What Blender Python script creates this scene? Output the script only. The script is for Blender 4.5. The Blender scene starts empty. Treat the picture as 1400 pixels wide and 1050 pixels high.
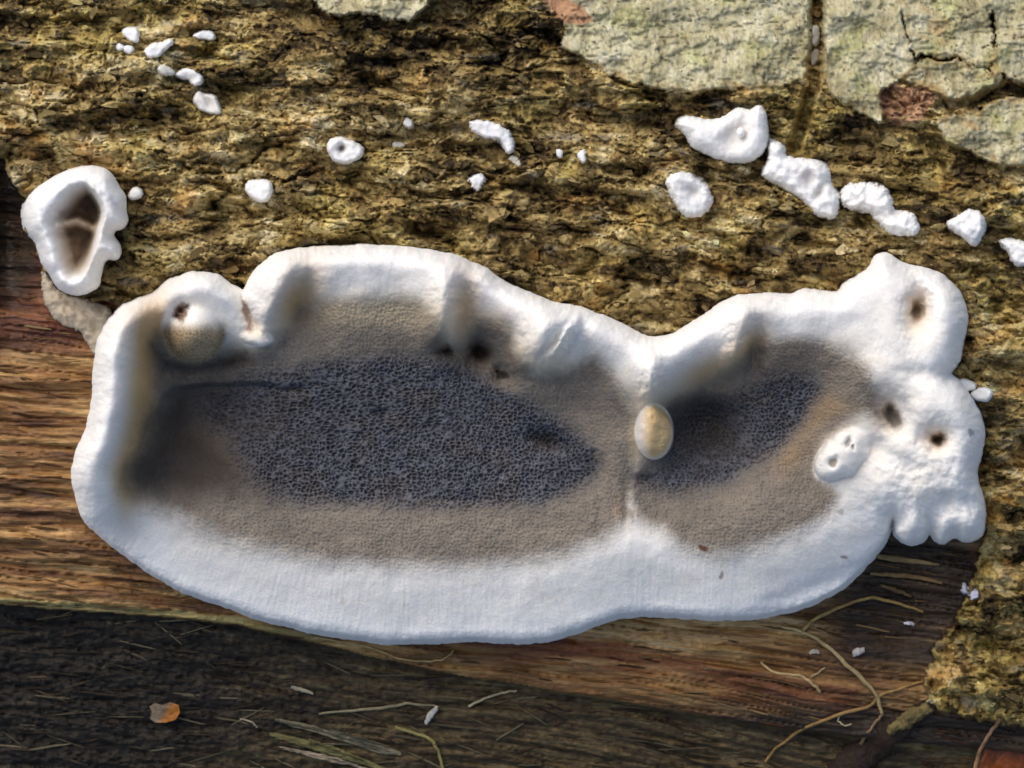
import bpy, math, random
import numpy as np
from mathutils import Vector, Matrix

# ------------------------------------------------------------------ camera, sky, sun, exposure
# 1 unit = 50 mm: the picture is a close-up about 5 cm wide, looking straight down on a lying log.
scene = bpy.context.scene
scene.unit_settings.system = 'METRIC'
scene.unit_settings.scale_length = 0.05
COL = scene.collection
PX = 1.0 / 1400.0            # size of one photograph pixel on the plane z = 0
CAM_Z = 2.9
cam_data = bpy.data.cameras.new("camera")
cam_data.sensor_width = 36.0
cam_data.lens = 36.0 * CAM_Z
cam_data.clip_start = 0.05
cam_data.clip_end = 500.0
cam_data.dof.use_dof = True
cam_data.dof.focus_distance = CAM_Z - 0.03
cam_data.dof.aperture_fstop = 5.6
cam = bpy.data.objects.new("camera", cam_data)
cam.location = (0, 0, CAM_Z)
COL.objects.link(cam)
scene.camera = cam

SUN_DIR = Vector((-0.60, 0.86, 1.05)).normalized()   # towards the light: upper left, in front
world = bpy.data.worlds.new("World")
scene.world = world
world.use_nodes = True
wn = world.node_tree
sky = wn.nodes.new("ShaderNodeTexSky")
sky.sky_type = 'NISHITA'
sky.sun_disc = False
sky.sun_elevation = math.asin(SUN_DIR.z)
sky.sun_rotation = math.atan2(SUN_DIR.x, SUN_DIR.y)
sky.dust_density = 3.6
sky.air_density = 1.0
wn.links.new(sky.outputs[0], wn.nodes["Background"].inputs[0])
wn.nodes["Background"].inputs[1].default_value = 0.112
sun_data = bpy.data.lights.new("sun", 'SUN')
sun_data.energy = 1.1
sun_data.angle = math.radians(60)
sun_data.color = (1.0, 0.98, 0.945)
sun = bpy.data.objects.new("sun", sun_data)
sun.rotation_euler = (-SUN_DIR).to_track_quat('-Z', 'Y').to_euler()
sun.location = SUN_DIR * 6
COL.objects.link(sun)

scene.view_settings.view_transform = 'Standard'
scene.view_settings.look = 'None'
scene.view_settings.gamma = 1.0
scene.view_settings.exposure = 0.4
scene.render.engine = 'CYCLES'
scene.cycles.use_denoising = True
scene.cycles.max_bounces = 6

rng = np.random.default_rng(7)
random.seed(7)

# ------------------------------------------------------------------ numeric helpers
def lin(r, g, b):
    c = np.array([r, g, b], float) / 255.0
    return np.where(c <= 0.04045, c / 12.92, ((c + 0.055) / 1.055) ** 2.4)

from concurrent.futures import ThreadPoolExecutor
POOL = ThreadPoolExecutor(4)
def par(fn):
    """run an element-wise function in cache-sized chunks on all cores"""
    def run(x, y, *a, **k):
        x = np.asarray(x, float); y = np.asarray(y, float)
        if x.ndim != 1 or x.size < 30000:
            return fn(x, y, *a, **k)
        cuts = list(range(0, x.size, 16384)) + [x.size]
        res = list(POOL.map(lambda i: fn(x[cuts[i]:cuts[i + 1]], y[cuts[i]:cuts[i + 1]], *a, **k), range(len(cuts) - 1)))
        if isinstance(res[0], tuple):
            return tuple(np.concatenate(r) for r in zip(*res))
        return np.concatenate(res)
    return run

def hash2(ix, iy, seed):
    h = ix.astype(np.int32).astype(np.uint32) * np.uint32(374761393) + iy.astype(np.int32).astype(np.uint32) * np.uint32(668265263) + np.uint32((seed * 2246822519) & 0xFFFFFFFF)
    h = (h ^ (h >> np.uint32(13))) * np.uint32(1274126177)
    h = (h ^ (h >> np.uint32(16))) * np.uint32(2654435761)
    return ((h ^ (h >> np.uint32(15))) & np.uint32(0xFFFFFF)) * (1.0 / 0x1000000)

GA = np.linspace(0, 2 * math.pi, 256, endpoint=False)
GC, GS = np.cos(GA).astype(np.float32), np.sin(GA).astype(np.float32)
def hash_i(ix, iy, seed):
    h = ix * np.uint32(374761393) + iy * np.uint32(668265263) + np.uint32((seed * 2246822519) & 0xFFFFFFFF)
    h = (h ^ (h >> np.uint32(13))) * np.uint32(1274126177)
    return ((h ^ (h >> np.uint32(16))) >> np.uint32(3)) & np.uint32(255)

def perlin(x, y, seed=0):
    fx0 = np.floor(x); fy0 = np.floor(y)
    fx = (x - fx0).astype(np.float32); fy = (y - fy0).astype(np.float32)
    ix = fx0.astype(np.int32).astype(np.uint32); iy = fy0.astype(np.int32).astype(np.uint32)
    u = fx * fx * fx * (fx * (fx * 6 - 15) + 10)
    v = fy * fy * fy * (fy * (fy * 6 - 15) + 10)
    def g(dx, dy):
        k = hash_i(ix + np.uint32(dx), iy + np.uint32(dy), seed)
        return GC[k] * (fx - np.float32(dx)) + GS[k] * (fy - np.float32(dy))
    n0 = g(0, 0); n0 = n0 + (g(1, 0) - n0) * u
    n1 = g(0, 1); n1 = n1 + (g(1, 1) - n1) * u
    return (n0 + (n1 - n0) * v) * np.float32(1.5)

@par
def fbm(x, y, seed=0, oct=4, gain=0.5):
    s = 0; a = 1.0; t = 0
    for o in range(oct):
        s = s + a * perlin(x * 2 ** o + o * 17.3, y * 2 ** o - o * 9.7, seed + o * 31)
        t += a; a *= gain
    return s / t

@par
def worley(x, y, seed=0, jitter=0.9):
    ix = np.floor(x); iy = np.floor(y)
    f1 = np.full(x.shape, 9.0); f2 = np.full(x.shape, 9.0)
    cid = np.zeros(x.shape); cx = np.zeros(x.shape); cy = np.zeros(x.shape)
    for dx in (-1, 0, 1):
        for dy in (-1, 0, 1):
            jx = ix + dx; jy = iy + dy
            ax = jx + 0.5 + jitter * (hash2(jx, jy, seed) - 0.5)
            ay = jy + 0.5 + jitter * (hash2(jx, jy, seed + 5) - 0.5)
            d = np.hypot(ax - x, ay - y)
            c = d < f1
            f2 = np.where(c, f1, np.minimum(f2, d))
            cid = np.where(c, hash2(jx, jy, seed + 11), cid)
            cx = np.where(c, x - ax, cx); cy = np.where(c, y - ay, cy)
            f1 = np.where(c, d, f1)
    return f1, f2, cid, cx, cy

def sstep(a, b, x):
    t = np.clip((x - a) / (b - a), 0, 1)
    return t * t * (3 - 2 * t)

def terrace(n, sharp=0.7, curl=0.3):
    f = np.floor(n); r = n - f
    return f + sstep(sharp, 1.0, r) - curl * (1 - r) * (1 - sstep(sharp, 1.0, r))

@par
def seg_dist(x, y, pts, closed=False, want_t=False):
    """distance to a polyline; with want_t also the position 0..1 along it"""
    pts = np.asarray(pts, float)
    if closed:
        pts = np.vstack([pts, pts[:1]])
    L = np.hypot(*(pts[1:] - pts[:-1]).T); S = np.concatenate([[0], np.cumsum(L)])
    best = np.full(x.shape, 1e9); bt = np.zeros(x.shape)
    for i in range(len(pts) - 1):
        ax, ay = pts[i]; dx, dy = pts[i + 1] - pts[i]
        l2 = dx * dx + dy * dy + 1e-9
        t = np.clip(((x - ax) * dx + (y - ay) * dy) / l2, 0, 1)
        d = (x - ax - t * dx) ** 2 + (y - ay - t * dy) ** 2
        c = d < best
        best = np.where(c, d, best)
        if want_t:
            bt = np.where(c, (S[i] + t * L[i]) / S[-1], bt)
    best = np.sqrt(best)
    return (best, bt) if want_t else best

@par
def inside(x, y, pts):
    pts = np.asarray(pts, float)
    r = np.zeros(x.shape, bool)
    n = len(pts)
    for i in range(n):
        x0, y0 = pts[i]; x1, y1 = pts[(i + 1) % n]
        if y0 == y1:
            continue
        c = ((y0 > y) != (y1 > y)) & (x < (x1 - x0) * (y - y0) / (y1 - y0) + x0)
        r ^= c
    return r

def sdist(x, y, pts, near=90.0):
    """signed distance to a closed outline, positive inside"""
    x = np.asarray(x, float); y = np.asarray(y, float)
    pts = np.asarray(pts, float)
    (x0, y0), (x1, y1) = pts.min(0) - near, pts.max(0) + near
    m = (x > x0) & (x < x1) & (y > y0) & (y < y1)
    out = np.full(x.shape, -float(near))
    if m.any():
        d = seg_dist(x[m], y[m], pts, closed=True)
        out[m] = np.where(inside(x[m], y[m], pts), d, np.maximum(-d, -near))
    return out

def sline(x, y, pts, near=60.0):
    """minus the distance to an open line, computed only close to it"""
    pts = np.asarray(pts, float)
    (x0, y0), (x1, y1) = pts.min(0) - near, pts.max(0) + near
    m = (x > x0) & (x < x1) & (y > y0) & (y < y1)
    out = np.full(x.shape, -near)
    out[m] = np.maximum(-seg_dist(x[m], y[m], pts), -near)
    return out

def smooth_loop(pts, n=4, closed=True):
    """Catmull-Rom resample"""
    p = np.asarray(pts, float); out = []
    m = len(p)
    for i in range(m if closed else m - 1):
        if closed:
            a, b, c, d = p[i - 1], p[i], p[(i + 1) % m], p[(i + 2) % m]
        else:
            a, b, c, d = p[max(i - 1, 0)], p[i], p[i + 1], p[min(i + 2, m - 1)]
        for k in range(n):
            t = k / n
            out.append(0.5 * ((2 * b) + (c - a) * t + (2 * a - 5 * b + 4 * c - d) * t * t + (3 * b - a - 3 * c + d) * t ** 3))
    if not closed:
        out.append(p[-1])
    return np.array(out)

def gauss(x, y, cx, cy, sx, sy=None, ang=0):
    sy = sy or sx
    a = math.radians(ang)
    u = (x - cx) * math.cos(a) + (y - cy) * math.sin(a)
    v = -(x - cx) * math.sin(a) + (y - cy) * math.cos(a)
    return np.exp(-0.5 * ((u / sx) ** 2 + (v / sy) ** 2))

def world_xyz(px, py, h):
    """photo pixel + height (in pixels above z = 0) -> point in space"""
    z = np.asarray(h, float) * PX
    k = 1 - z / CAM_Z
    return np.stack([(np.asarray(px, float) - 700) * PX * k, (525 - np.asarray(py, float)) * PX * k, z], -1)

# ------------------------------------------------------------------ object helpers
def tag(o, label=None, cat=None, group=None, kind=None):
    if label: o["label"] = label
    if cat: o["category"] = cat
    if group: o["group"] = group
    if kind: o["kind"] = kind
    return o

def empty(name, loc=(0, 0, 0)):
    o = bpy.data.objects.new(name, None)
    o.empty_display_size = 0.05
    o.location = loc
    COL.objects.link(o)
    return o

def set_parent(o, p):
    if p is not None:
        o.parent = p
        # parts carry world coordinates; only a thing's Empty may sit elsewhere
        o.matrix_parent_inverse = p.matrix_basis.inverted() if p.type == 'EMPTY' else Matrix.Identity(4)

def mesh_from(name, verts, faces, cols=None, smooth=True, normals=None):
    """verts (n,3), faces (m,k) all of one size"""
    me = bpy.data.meshes.new(name)
    verts = np.ascontiguousarray(verts, np.float32); faces = np.ascontiguousarray(faces, np.int32)
    m, k = faces.shape
    me.vertices.add(len(verts)); me.vertices.foreach_set("co", verts.ravel())
    me.loops.add(m * k); me.loops.foreach_set("vertex_index", faces.ravel())
    me.polygons.add(m)
    me.polygons.foreach_set("loop_start", np.arange(0, m * k, k, dtype=np.int32))
    me.polygons.foreach_set("use_smooth", np.full(m, smooth))
    me.update(calc_edges=True)
    if cols is not None:
        at = me.color_attributes.new("tint", 'FLOAT_COLOR', 'POINT')
        c = np.ones((len(verts), 4), np.float32); c[:, :cols.shape[1]] = cols
        at.data.foreach_set("color", c.ravel())
    if normals is not None:
        me.normals_split_custom_set_from_vertices(normals.astype(np.float32).tolist())
    return me

def link(name, me, mat, parent=None):
    o = bpy.data.objects.new(name, me)
    if mat is not None and not me.materials:
        me.materials.append(mat)
    COL.objects.link(o)
    set_parent(o, parent)
    return o

def grid_faces(nx, ny):
    i = np.arange(nx * ny).reshape(ny, nx)
    # rows run down the picture; counter-clockwise seen from above
    return np.stack([i[:-1, :-1], i[1:, :-1], i[1:, 1:], i[:-1, 1:]], -1).reshape(-1, 4)

def vert_normals(V, F):
    n = np.cross(V[F[:, 2]] - V[F[:, 0]], V[F[:, 3]] - V[F[:, 1]])
    N = np.zeros_like(V)
    for k in range(4):
        for a in range(3):
            N[:, a] += np.bincount(F[:, k], n[:, a], len(V))
    return N / (np.linalg.norm(N, axis=1, keepdims=True) + 1e-20)

def submesh(name, V, F, mask, cols, normals=None, smooth=True):
    f = F[mask]
    used, inv = np.unique(f.ravel(), return_inverse=True)
    return mesh_from(name, V[used], inv.reshape(f.shape), cols[used], smooth, None if normals is None else normals[used])

# ------------------------------------------------------------------ materials
def mat_new(name, rough=0.7, spec=0.3, attr=True, noise=(60, 0.25), fine=(420, 0.2), bump=0.0, bump_scale=300, bump_dist=0.003,
            sss=0.0, sss_scale=0.012, tint=(1, 1, 1), stretch=(1, 1, 1), speck=None, coat=0.0, rand=0.0):
    m = bpy.data.materials.new(name)
    m.use_nodes = True
    nt = m.node_tree; N = nt.nodes; L = nt.links
    b = N["Principled BSDF"]
    tc = N.new("ShaderNodeTexCoord")
    mp = N.new("ShaderNodeMapping"); mp.inputs["Scale"].default_value = stretch
    mp.inputs["Rotation"].default_value = (0, 0, math.radians(6))
    L.new(tc.outputs["Object"], mp.inputs["Vector"])
    if attr:
        a = N.new("ShaderNodeAttribute"); a.attribute_name = "tint"; col = a.outputs["Color"]
    else:
        a = N.new("ShaderNodeRGB"); a.outputs[0].default_value = (*tint, 1); col = a.outputs[0]
    def mul(col, fac_socket, lo, hi):
        r = N.new("ShaderNodeMapRange"); r.inputs[1].default_value = 0.25; r.inputs[2].default_value = 0.75
        r.inputs[3].default_value = lo; r.inputs[4].default_value = hi
        L.new(fac_socket, r.inputs[0])
        x = N.new("ShaderNodeMix"); x.data_type = 'RGBA'; x.blend_type = 'MULTIPLY'; x.inputs[0].default_value = 1
        L.new(col, x.inputs[6]); L.new(r.outputs[0], x.inputs[7])
        return x.outputs[2]
    for sc, amt in (noise, fine):
        if amt:
            n = N.new("ShaderNodeTexNoise"); n.inputs["Scale"].default_value = sc; n.inputs["Detail"].default_value = 4
            L.new(mp.outputs[0], n.inputs["Vector"])
            col = mul(col, n.outputs[0], 1 - amt, 1 + amt)
    if rand:
        oi = N.new("ShaderNodeObjectInfo")
        r = N.new("ShaderNodeMapRange"); r.inputs[3].default_value = 1 - rand; r.inputs[4].default_value = 1 + rand
        L.new(oi.outputs["Random"], r.inputs[0])
        x = N.new("ShaderNodeMix"); x.data_type = 'RGBA'; x.blend_type = 'MULTIPLY'; x.inputs[0].default_value = 1
        L.new(col, x.inputs[6]); L.new(r.outputs[0], x.inputs[7]); col = x.outputs[2]
    if speck:
        sc, thr, sc_col = speck
        n = N.new("ShaderNodeTexNoise"); n.inputs["Scale"].default_value = sc; n.inputs["Detail"].default_value = 3
        L.new(mp.outputs[0], n.inputs["Vector"])
        r = N.new("ShaderNodeMapRange"); r.inputs[1].default_value = thr; r.inputs[2].default_value = thr + 0.06
        L.new(n.outputs[0], r.inputs[0])
        x = N.new("ShaderNodeMix"); x.data_type = 'RGBA'
        L.new(r.outputs[0], x.inputs[0]); L.new(col, x.inputs[6]); x.inputs[7].default_value = (*sc_col, 1)
        col = x.outputs[2]
    L.new(col, b.inputs["Base Color"])
    b.inputs["Roughness"].default_value = rough
    b.inputs["Specular IOR Level"].default_value = spec
    if coat:
        b.inputs["Coat Weight"].default_value = coat; b.inputs["Coat Roughness"].default_value = 0.3
    if sss:
        b.inputs["Subsurface Weight"].default_value = sss
        b.inputs["Subsurface Radius"].default_value = (1.0, 0.75, 0.5)
        b.inputs["Subsurface Scale"].default_value = sss_scale
    if bump:
        n = N.new("ShaderNodeTexNoise"); n.inputs["Scale"].default_value = bump_scale; n.inputs["Detail"].default_value = 5
        n.inputs["Roughness"].default_value = 0.65
        L.new(mp.outputs[0], n.inputs["Vector"])
        bp = N.new("ShaderNodeBump"); bp.inputs["Strength"].default_value = bump; bp.inputs["Distance"].default_value = bump_dist
        L.new(n.outputs[0], bp.inputs["Height"]); L.new(bp.outputs[0], b.inputs["Normal"])
    return m

M_BARK = mat_new("rough_bark", 0.72, 0.3, noise=(45, 0.3), fine=(260, 0.35), bump=0.8, bump_scale=190, bump_dist=0.004)
M_PLATE = mat_new("pale_bark", 0.7, 0.3, noise=(30, 0.15), fine=(300, 0.22), bump=0.6, bump_scale=160, bump_dist=0.003, stretch=(1.3, 0.8, 1))
M_WOOD = mat_new("bare_wood", 0.5, 0.45, noise=(30, 0.28), fine=(170, 0.35), bump=0.9, bump_scale=90, bump_dist=0.005, stretch=(0.22, 1.6, 1.0))
M_ROT = mat_new("rotten_wood", 0.6, 0.35, noise=(40, 0.35), fine=(220, 0.45), bump=0.9, bump_scale=150, bump_dist=0.005, stretch=(0.5, 1.3, 1.0))
M_FLESH = mat_new("white_flesh", 0.9, 0.12, noise=(16, 0.05), fine=(330, 0.06), bump=0.45, bump_scale=330, bump_dist=0.002, sss=0.25, sss_scale=0.012)
M_PORE = mat_new("pore_layer", 0.7, 0.25, noise=(35, 0.14), fine=(300, 0.10), bump=0.3, bump_scale=380, bump_dist=0.0015, sss=0.08, sss_scale=0.006)
M_FIBRE = mat_new("dry_fibre", 0.65, 0.3, noise=(40, 0.3), fine=(300, 0.25), bump=0.4, bump_scale=300, bump_dist=0.002)
M_LEAF = mat_new("dead_leaf", 0.5, 0.4, noise=(30, 0.35), fine=(200, 0.3), bump=0.6, bump_scale=150, bump_dist=0.003)

# ------------------------------------------------------------------ outlines read off the picture
FUNGUS = smooth_loop([
    (102,647),(107,622),(120,590),(130,545),(132,497),(143,451),(171,419),(211,404),(231,386),(264,375),(296,379),(321,394),(334,400),
    (343,383),(361,361),(393,346),(450,340),(510,338),(568,341),(604,347),(629,354),(664,370),(700,394),(754,415),(793,423),(829,435),
    (861,451),(882,462),(904,464),(936,451),(971,429),(996,411),(1036,404),(1079,405),(1100,399),(1129,401),(1146,401),(1157,388),
    (1186,369),(1196,353),(1211,348),(1229,358),(1243,366),(1264,368),(1289,379),(1311,404),(1320,433),(1316,465),(1310,492),(1297,511),
    (1311,522),(1329,547),(1341,576),(1343,604),(1336,633),(1333,654),(1341,680),(1346,704),(1340,730),(1320,738),(1305,733),(1285,740),
    (1272,727),(1258,738),(1240,740),(1226,728),(1221,708),(1210,733),(1190,765),(1150,802),(1100,827),(1050,840),(1000,843),(950,843),
    (900,839),(850,840),(800,857),(750,872),(700,875),(650,873),(600,875),(550,876),(500,872),(450,865),(400,855),(350,842),(300,823),
    (250,806),(200,777),(150,740),(120,712),(108,680)], 3)
CUP = smooth_loop([
    (34,296),(37,275),(50,258),(74,243),(96,233),(120,228),(142,231),(154,241),(161,253),(171,270),(171,286),(174,301),(168,311),
    (158,315),(155,323),(163,334),(165,347),(159,355),(146,355),(141,365),(138,380),(132,394),(107,403),(82,395),(69,376),(58,359),
    (50,332),(39,317)], 3)
BARK_REGION = np.array([(-2600,-2600),(4000,-2600),(4000,1030),(1700,1015),(1400,996),(1340,985),(1290,972),(1266,960),(1258,936),
    (1276,905),(1284,880),(1300,848),(1326,812),(1338,770),(1345,720),(1330,690),(1250,660),(1000,640),(700,600),(400,500),(215,440),(150,415),
    (100,400),(62,385),(48,340),(34,290),(22,250),(6,222),(-60,205),(-500,190),(-2600,180)])
ROT_EDGE = np.array([(-2600,690),(-500,790),(0,826),(120,836),(220,842),(330,856),(420,876),(520,900),(640,925),(800,950),(1000,985),
    (1180,1010),(1400,1030),(4000,1130)])
PLATES = [smooth_loop(p, 2) for p in (
    [(752,-120),(750,0),(772,30),(768,62),(800,84),(832,100),(872,114),(930,124),(1000,122),(1060,120),(1088,108),(1104,96),(1107,50),(1110,0),(1112,-120)],
    [(1124,-120),(1125,0),(1127,60),(1129,118),(1150,140),(1180,158),(1206,166),(1204,140),(1210,120),(1238,104),(1249,84),(1241,56),(1231,20),(1226,-120)],
    [(1229,-120),(1234,20),(1244,56),(1252,74),(1300,80),(1352,93),(1359,60),(1354,22),(1352,-120)],
    [(1356,-120),(1358,20),(1362,60),(1356,94),(1372,104),(1440,124),(1520,122),(1520,-120)],
    [(1252,82),(1300,84),(1352,97),(1370,108),(1342,132),(1300,146),(1284,124),(1250,118),(1240,108)],
    [(1282,162),(1330,154),(1372,136),(1400,134),(1470,140),(1470,236),(1398,226),(1372,230),(1334,210),(1296,194)],
    [(430,-60),(436,10),(470,22),(500,18),(535,28),(562,22),(584,8),(590,-60)])]
RED_PATCH = smooth_loop([(1204,124),(1240,116),(1280,126),(1272,146),(1262,164),(1234,172),(1212,166)], 2)
RED_PATCH2 = smooth_loop([(742,0),(760,-10),(790,4),(812,28),(786,34),(760,24)], 2)

# ------------------------------------------------------------------ the log surface as one relief
def base_height(px, py):
    """the round of the log, in pixels"""
    r = 2000.0
    q = np.clip(py - 430, -1250, 1250)
    b = np.sqrt(r * r - q * q) - r
    return b

def axis(lo, hi, step, far):
    core = np.arange(lo, hi + step, step)
    out = []; d = step; x = hi + step
    while x < far[1]:
        d *= 1.08; x += d; out.append(x)
    inn = []; d = step; x = lo
    while x > far[0]:
        d *= 1.08; x -= d; inn.append(x)
    return np.concatenate([inn[::-1], core, out])

XS = axis(-30, 1430, 1.85, (-1900, 3300))
YS = axis(-30, 1080, 1.85, (-750, 1650))
GX, GY = np.meshgrid(XS, YS)
gx, gy = GX.ravel(), GY.ravel()

def grain(px, py):
    a = math.radians(6)
    wob = 16 * fbm(px / 320, py / 200, 901, 2)
    bend = 0.00016 * np.clip(px - 700, 0, 900) * np.clip(py - 700, 0, 400)
    y = py - bend + wob
    return px * math.cos(a) + y * math.sin(a), -px * math.sin(a) + y * math.cos(a)

U, Vv = grain(gx, gy)
wu = U + 16 * fbm(gx / 60, gy / 40, 11, 3); wv = Vv + 12 * fbm(gx / 70, gy / 34, 12, 3)

# rough bark: stacked torn layers, chips, crevices
big = fbm(U / 330, Vv / 110, 21, 3)
t1 = terrace(fbm(wu / 140, wv / 50, 22, 4) * 5.5, 0.78, 0.5)
t2 = terrace(fbm(wu / 46, wv / 20, 23, 4) * 4.0 + 0.3, 0.72, 0.5)
f1, f2, cid, cx_, cy_ = worley((wu + 6 * fbm(gx / 11, gy / 9, 18, 2)) / 24, (wv + 5 * fbm(gx / 11, gy / 9, 19, 2)) / 10, 24)
chip = (cid - 0.5) * 1.0 + (hash2(np.floor(cid * 9999), np.zeros_like(cid), 3) - 0.5) * cx_ * 1.2 + cy_ * 0.9 - sstep(0.12, 0.0, f2 - f1) * 0.7
f1b, f2b, cidb, cxb, cyb = worley(wu / 9.5 + 40, wv / 5.5, 25)
chipb = (cidb - 0.5) + cyb * 0.8 - sstep(0.15, 0.0, f2b - f1b) * 0.5
crev = np.abs(fbm(wu / 150 + 3, wv / 50, 26, 4)); crev = sstep(0.07, 0.0, crev)
crev2 = np.abs(fbm(wu / 60 + 9, wv / 26, 27, 4)); crev2 = sstep(0.06, 0.0, crev2)
fine = fbm(gx / 7, gy / 5, 28, 3)
rough_zone = sstep(-0.25, 0.25, fbm(gx / 150, gy / 90, 29, 3))
crev3 = sstep(0.05, 0.0, np.abs(fbm(wu / 34 + 5, wv / 80, 30, 3))) * sstep(0.0, 0.3, fbm(gx / 110, gy / 80, 31, 2))
m1 = sstep(-0.3, 0.3, fbm(gx / 170, gy / 100, 32, 3)); m2 = sstep(-0.2, 0.3, fbm(gx / 80, gy / 60, 33, 3))
bark_h = (big * 30 + t1 * (6 + 8 * m1) + t2 * (2.5 + 5 * m2) - crev3 * 7 + chip * (2.4 + 3.4 * rough_zone) + chipb * 4.0
          - crev * (7 + 12 * m1) - crev2 * (3 + 7 * m2) + fine * 4.2)

# hand-placed ledges and hollows of this log (dark lines of the bark)
hx1, hy1 = gx + 10 * fbm(gx / 25, gy / 25, 41, 2), gy + 8 * fbm(gx / 25, gy / 25, 42, 2)
hx2, hy2 = gx + 12 * fbm(gx / 30, gy / 30, 43, 2), gy + 8 * fbm(gx / 25, gy / 25, 44, 2)
HOLLOWS = [([(-60,38),(60,40),(150,34),(230,22)], 20, 26), ([(400,18),(480,40),(560,62),(690,66)], 16, 22), ([(0,150),(60,150),(140,140)], 12, 12),
    ([(430,120),(520,112),(600,96)], 12, 16), ([(300,120),(420,140),(520,158)], 11, 14), ([(840,155),(900,178),(920,214)], 11, 18),
    ([(930,300),(1000,330),(1080,362),(1150,388)], 11, 18), ([(975,240),(1012,256),(1034,284)], 18, 24), ([(1150,190),(1200,200),(1250,250)], 18, 20),
    ([(1170,300),(1210,330),(1290,352),(1360,380)], 11, 14), ([(190,330),(270,320),(330,300)], 10, 12), ([(700,300),(760,286),(850,280)], 9, 15),
    ([(660,318),(690,305),(700,290)], 9, 18), ([(1300,520),(1330,600),(1350,660)], 14, 16), ([(1310,760),(1340,800),(1330,840)], 15, 18),
    ([(820,395),(880,430),(930,440)], 13, 16), ([(180,190),(260,200),(310,188)], 10, 13), ([(560,330),(600,322),(640,345)], 10, 14),
    ([(1330,880),(1380,900),(1420,880)], 16, 18)]
for pts, w, dep in HOLLOWS:
    d = -sline(hx1, hy1, pts)
    bark_h -= 0.8 * dep * sstep(w, w * 0.25, d)
RIDGES = [([(985,232),(1030,262),(1090,300),(1150,342),(1190,372)], 26, 24), ([(500,300),(560,295),(640,275),(690,268)], 22, 13),
    ([(60,200),(140,190),(200,215)], 22, 12), ([(980,310),(1080,345),(1150,366)], 15, 14), ([(1330,440),(1360,560),(1390,660)], 30, 12),
    ([(1300,920),(1340,940),(1400,930)], 30, 16), ([(1130,180),(1180,230),(1300,270),(1400,300)], 18, 12)]
for pts, w, dep in RIDGES:
    d = -sline(hx2, hy2, pts)
    bark_h += dep * sstep(w, 0, d)

# bare wood: long fibres and splits along the grain
w1 = fbm(U / 380, Vv / 18, 51, 3); w2 = fbm(U / 150, Vv / 6, 52, 3); w3 = fbm(U / 26, Vv / 3, 53, 2)
split = sstep(0.05, 0.0, np.abs(fbm(U / 500 + 7, Vv / 26, 54, 3)))
tw = terrace(fbm(U / 120, Vv / 18, 55, 4) * 5, 0.85, 0.4)
wood_h = w1 * 9 + w2 * 4.5 + w3 * 1.8 + tw * 3 - split * 6
rot_h = fbm(U / 140, Vv / 22, 61, 4) * 14 + fbm(U / 30, Vv / 9, 62, 4) * 9 + fbm(gx / 9, gy / 6, 63, 3) * 4 - 4 * sstep(0.06, 0, np.abs(fbm(U / 120, Vv / 14, 64, 3)))

edge_n = 15 * fbm(gx / 40, gy / 30, 71, 3) + 3.5 * fbm(gx / 8, gy / 8, 72, 2)
d_bark = sdist(gx, gy, BARK_REGION) + edge_n
rot_y = np.interp(gx, ROT_EDGE[:, 0], ROT_EDGE[:, 1])
d_rot = gy - rot_y + 3 * fbm(gx / 60, gy / 30, 73, 3)
k_bark = sstep(-3, 3, d_bark)
k_rot = sstep(-3, 5, d_rot) * (1 - k_bark)
k_rot_soft = sstep(-6, 40, d_rot)
pwx = gx + 8 * fbm(gx / 26, gy / 26, 81, 3) + 4 * fbm(gx / 8, gy / 8, 83, 2); pwy = gy + 8 * fbm(gx / 26, gy / 26, 82, 3) + 4 * fbm(gx / 8, gy / 8, 84, 2)
plate_d = [sdist(pwx, pwy, p) + 1.0 for p in PLATES]

wood_base = -34.0 - 0.10 * np.clip(gy - 640, 0, 1e9) * sstep(640, 900, gy)
bark_roll = -14 * sstep(30, 0, d_bark)
lr_hollow = 26 * gauss(gx, gy, 1265, 800, 60, 55) + 20 * gauss(gx, gy, 1235, 860, 60, 40) + 70 * gauss(gx, gy, 14, 315, 22, 70)
rot_mix = sstep(350, 750, gx)
rot_h = rot_h * (1 - 0.65 * rot_mix) + (1.3 * wood_h - 4) * 0.8 * rot_mix
H = k_bark * (bark_h + bark_roll) + (1 - k_bark) * (wood_base + (1 - k_rot) * wood_h - lr_hollow + k_rot * (rot_h - 22 - 8 * sstep(0, 60, d_rot)))
# pale edge lip of the wood above the dark rotten face
H += (1 - k_bark) * 8 * sstep(8, 0, np.abs(d_rot + 8)) * sstep(520, 250, gx)
label = np.where(d_bark > 0, 0, np.where(d_rot > 0, 2, 1))
plate_relief = fbm(gx / 16, gy / 26, 95, 4) * 4.5 + fbm(gx / 90, gy / 70, 96, 3) * 13 + fbm(gx / 5, gy / 8, 97, 3) * 2.6 + terrace(fbm(gx / 60, gy / 40, 94, 5) * 4.5, 0.93, 0.2) * 4.0
plate_crack = sstep(0.035, 0, np.abs(fbm(gx / 120, gy / 32, 98, 3)))
for i, d in enumerate(plate_d):
    k = sstep(-1.5, 1.5, d)
    lift = 10 + 7 * sstep(22, 0, d) * (0.5 + 0.8 * fbm(gx / 40, gy / 40, 99 + i, 2)) + (3 if i % 2 else 0)
    H = H * (1 - k) + k * (lift + plate_relief - plate_crack * 4 * (i != 1))
    label = np.where(d > 0.5, 10 + i, label)
# the deep crack between the two pale plates
crack = seg_dist(gx + 4 * fbm(gx / 14, gy / 14, 101, 2), gy, [(1117,-400),(1117,60),(1113,110),(1100,160),(1086,200)])
H -= 46 * sstep(13, 4, crack)
crack2 = seg_dist(gx, gy + 5 * fbm(gx / 20, gy / 14, 102, 2), [(1284,146),(1330,140),(1372,118),(1420,126)])
H -= 30 * sstep(11, 3, crack2)
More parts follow.
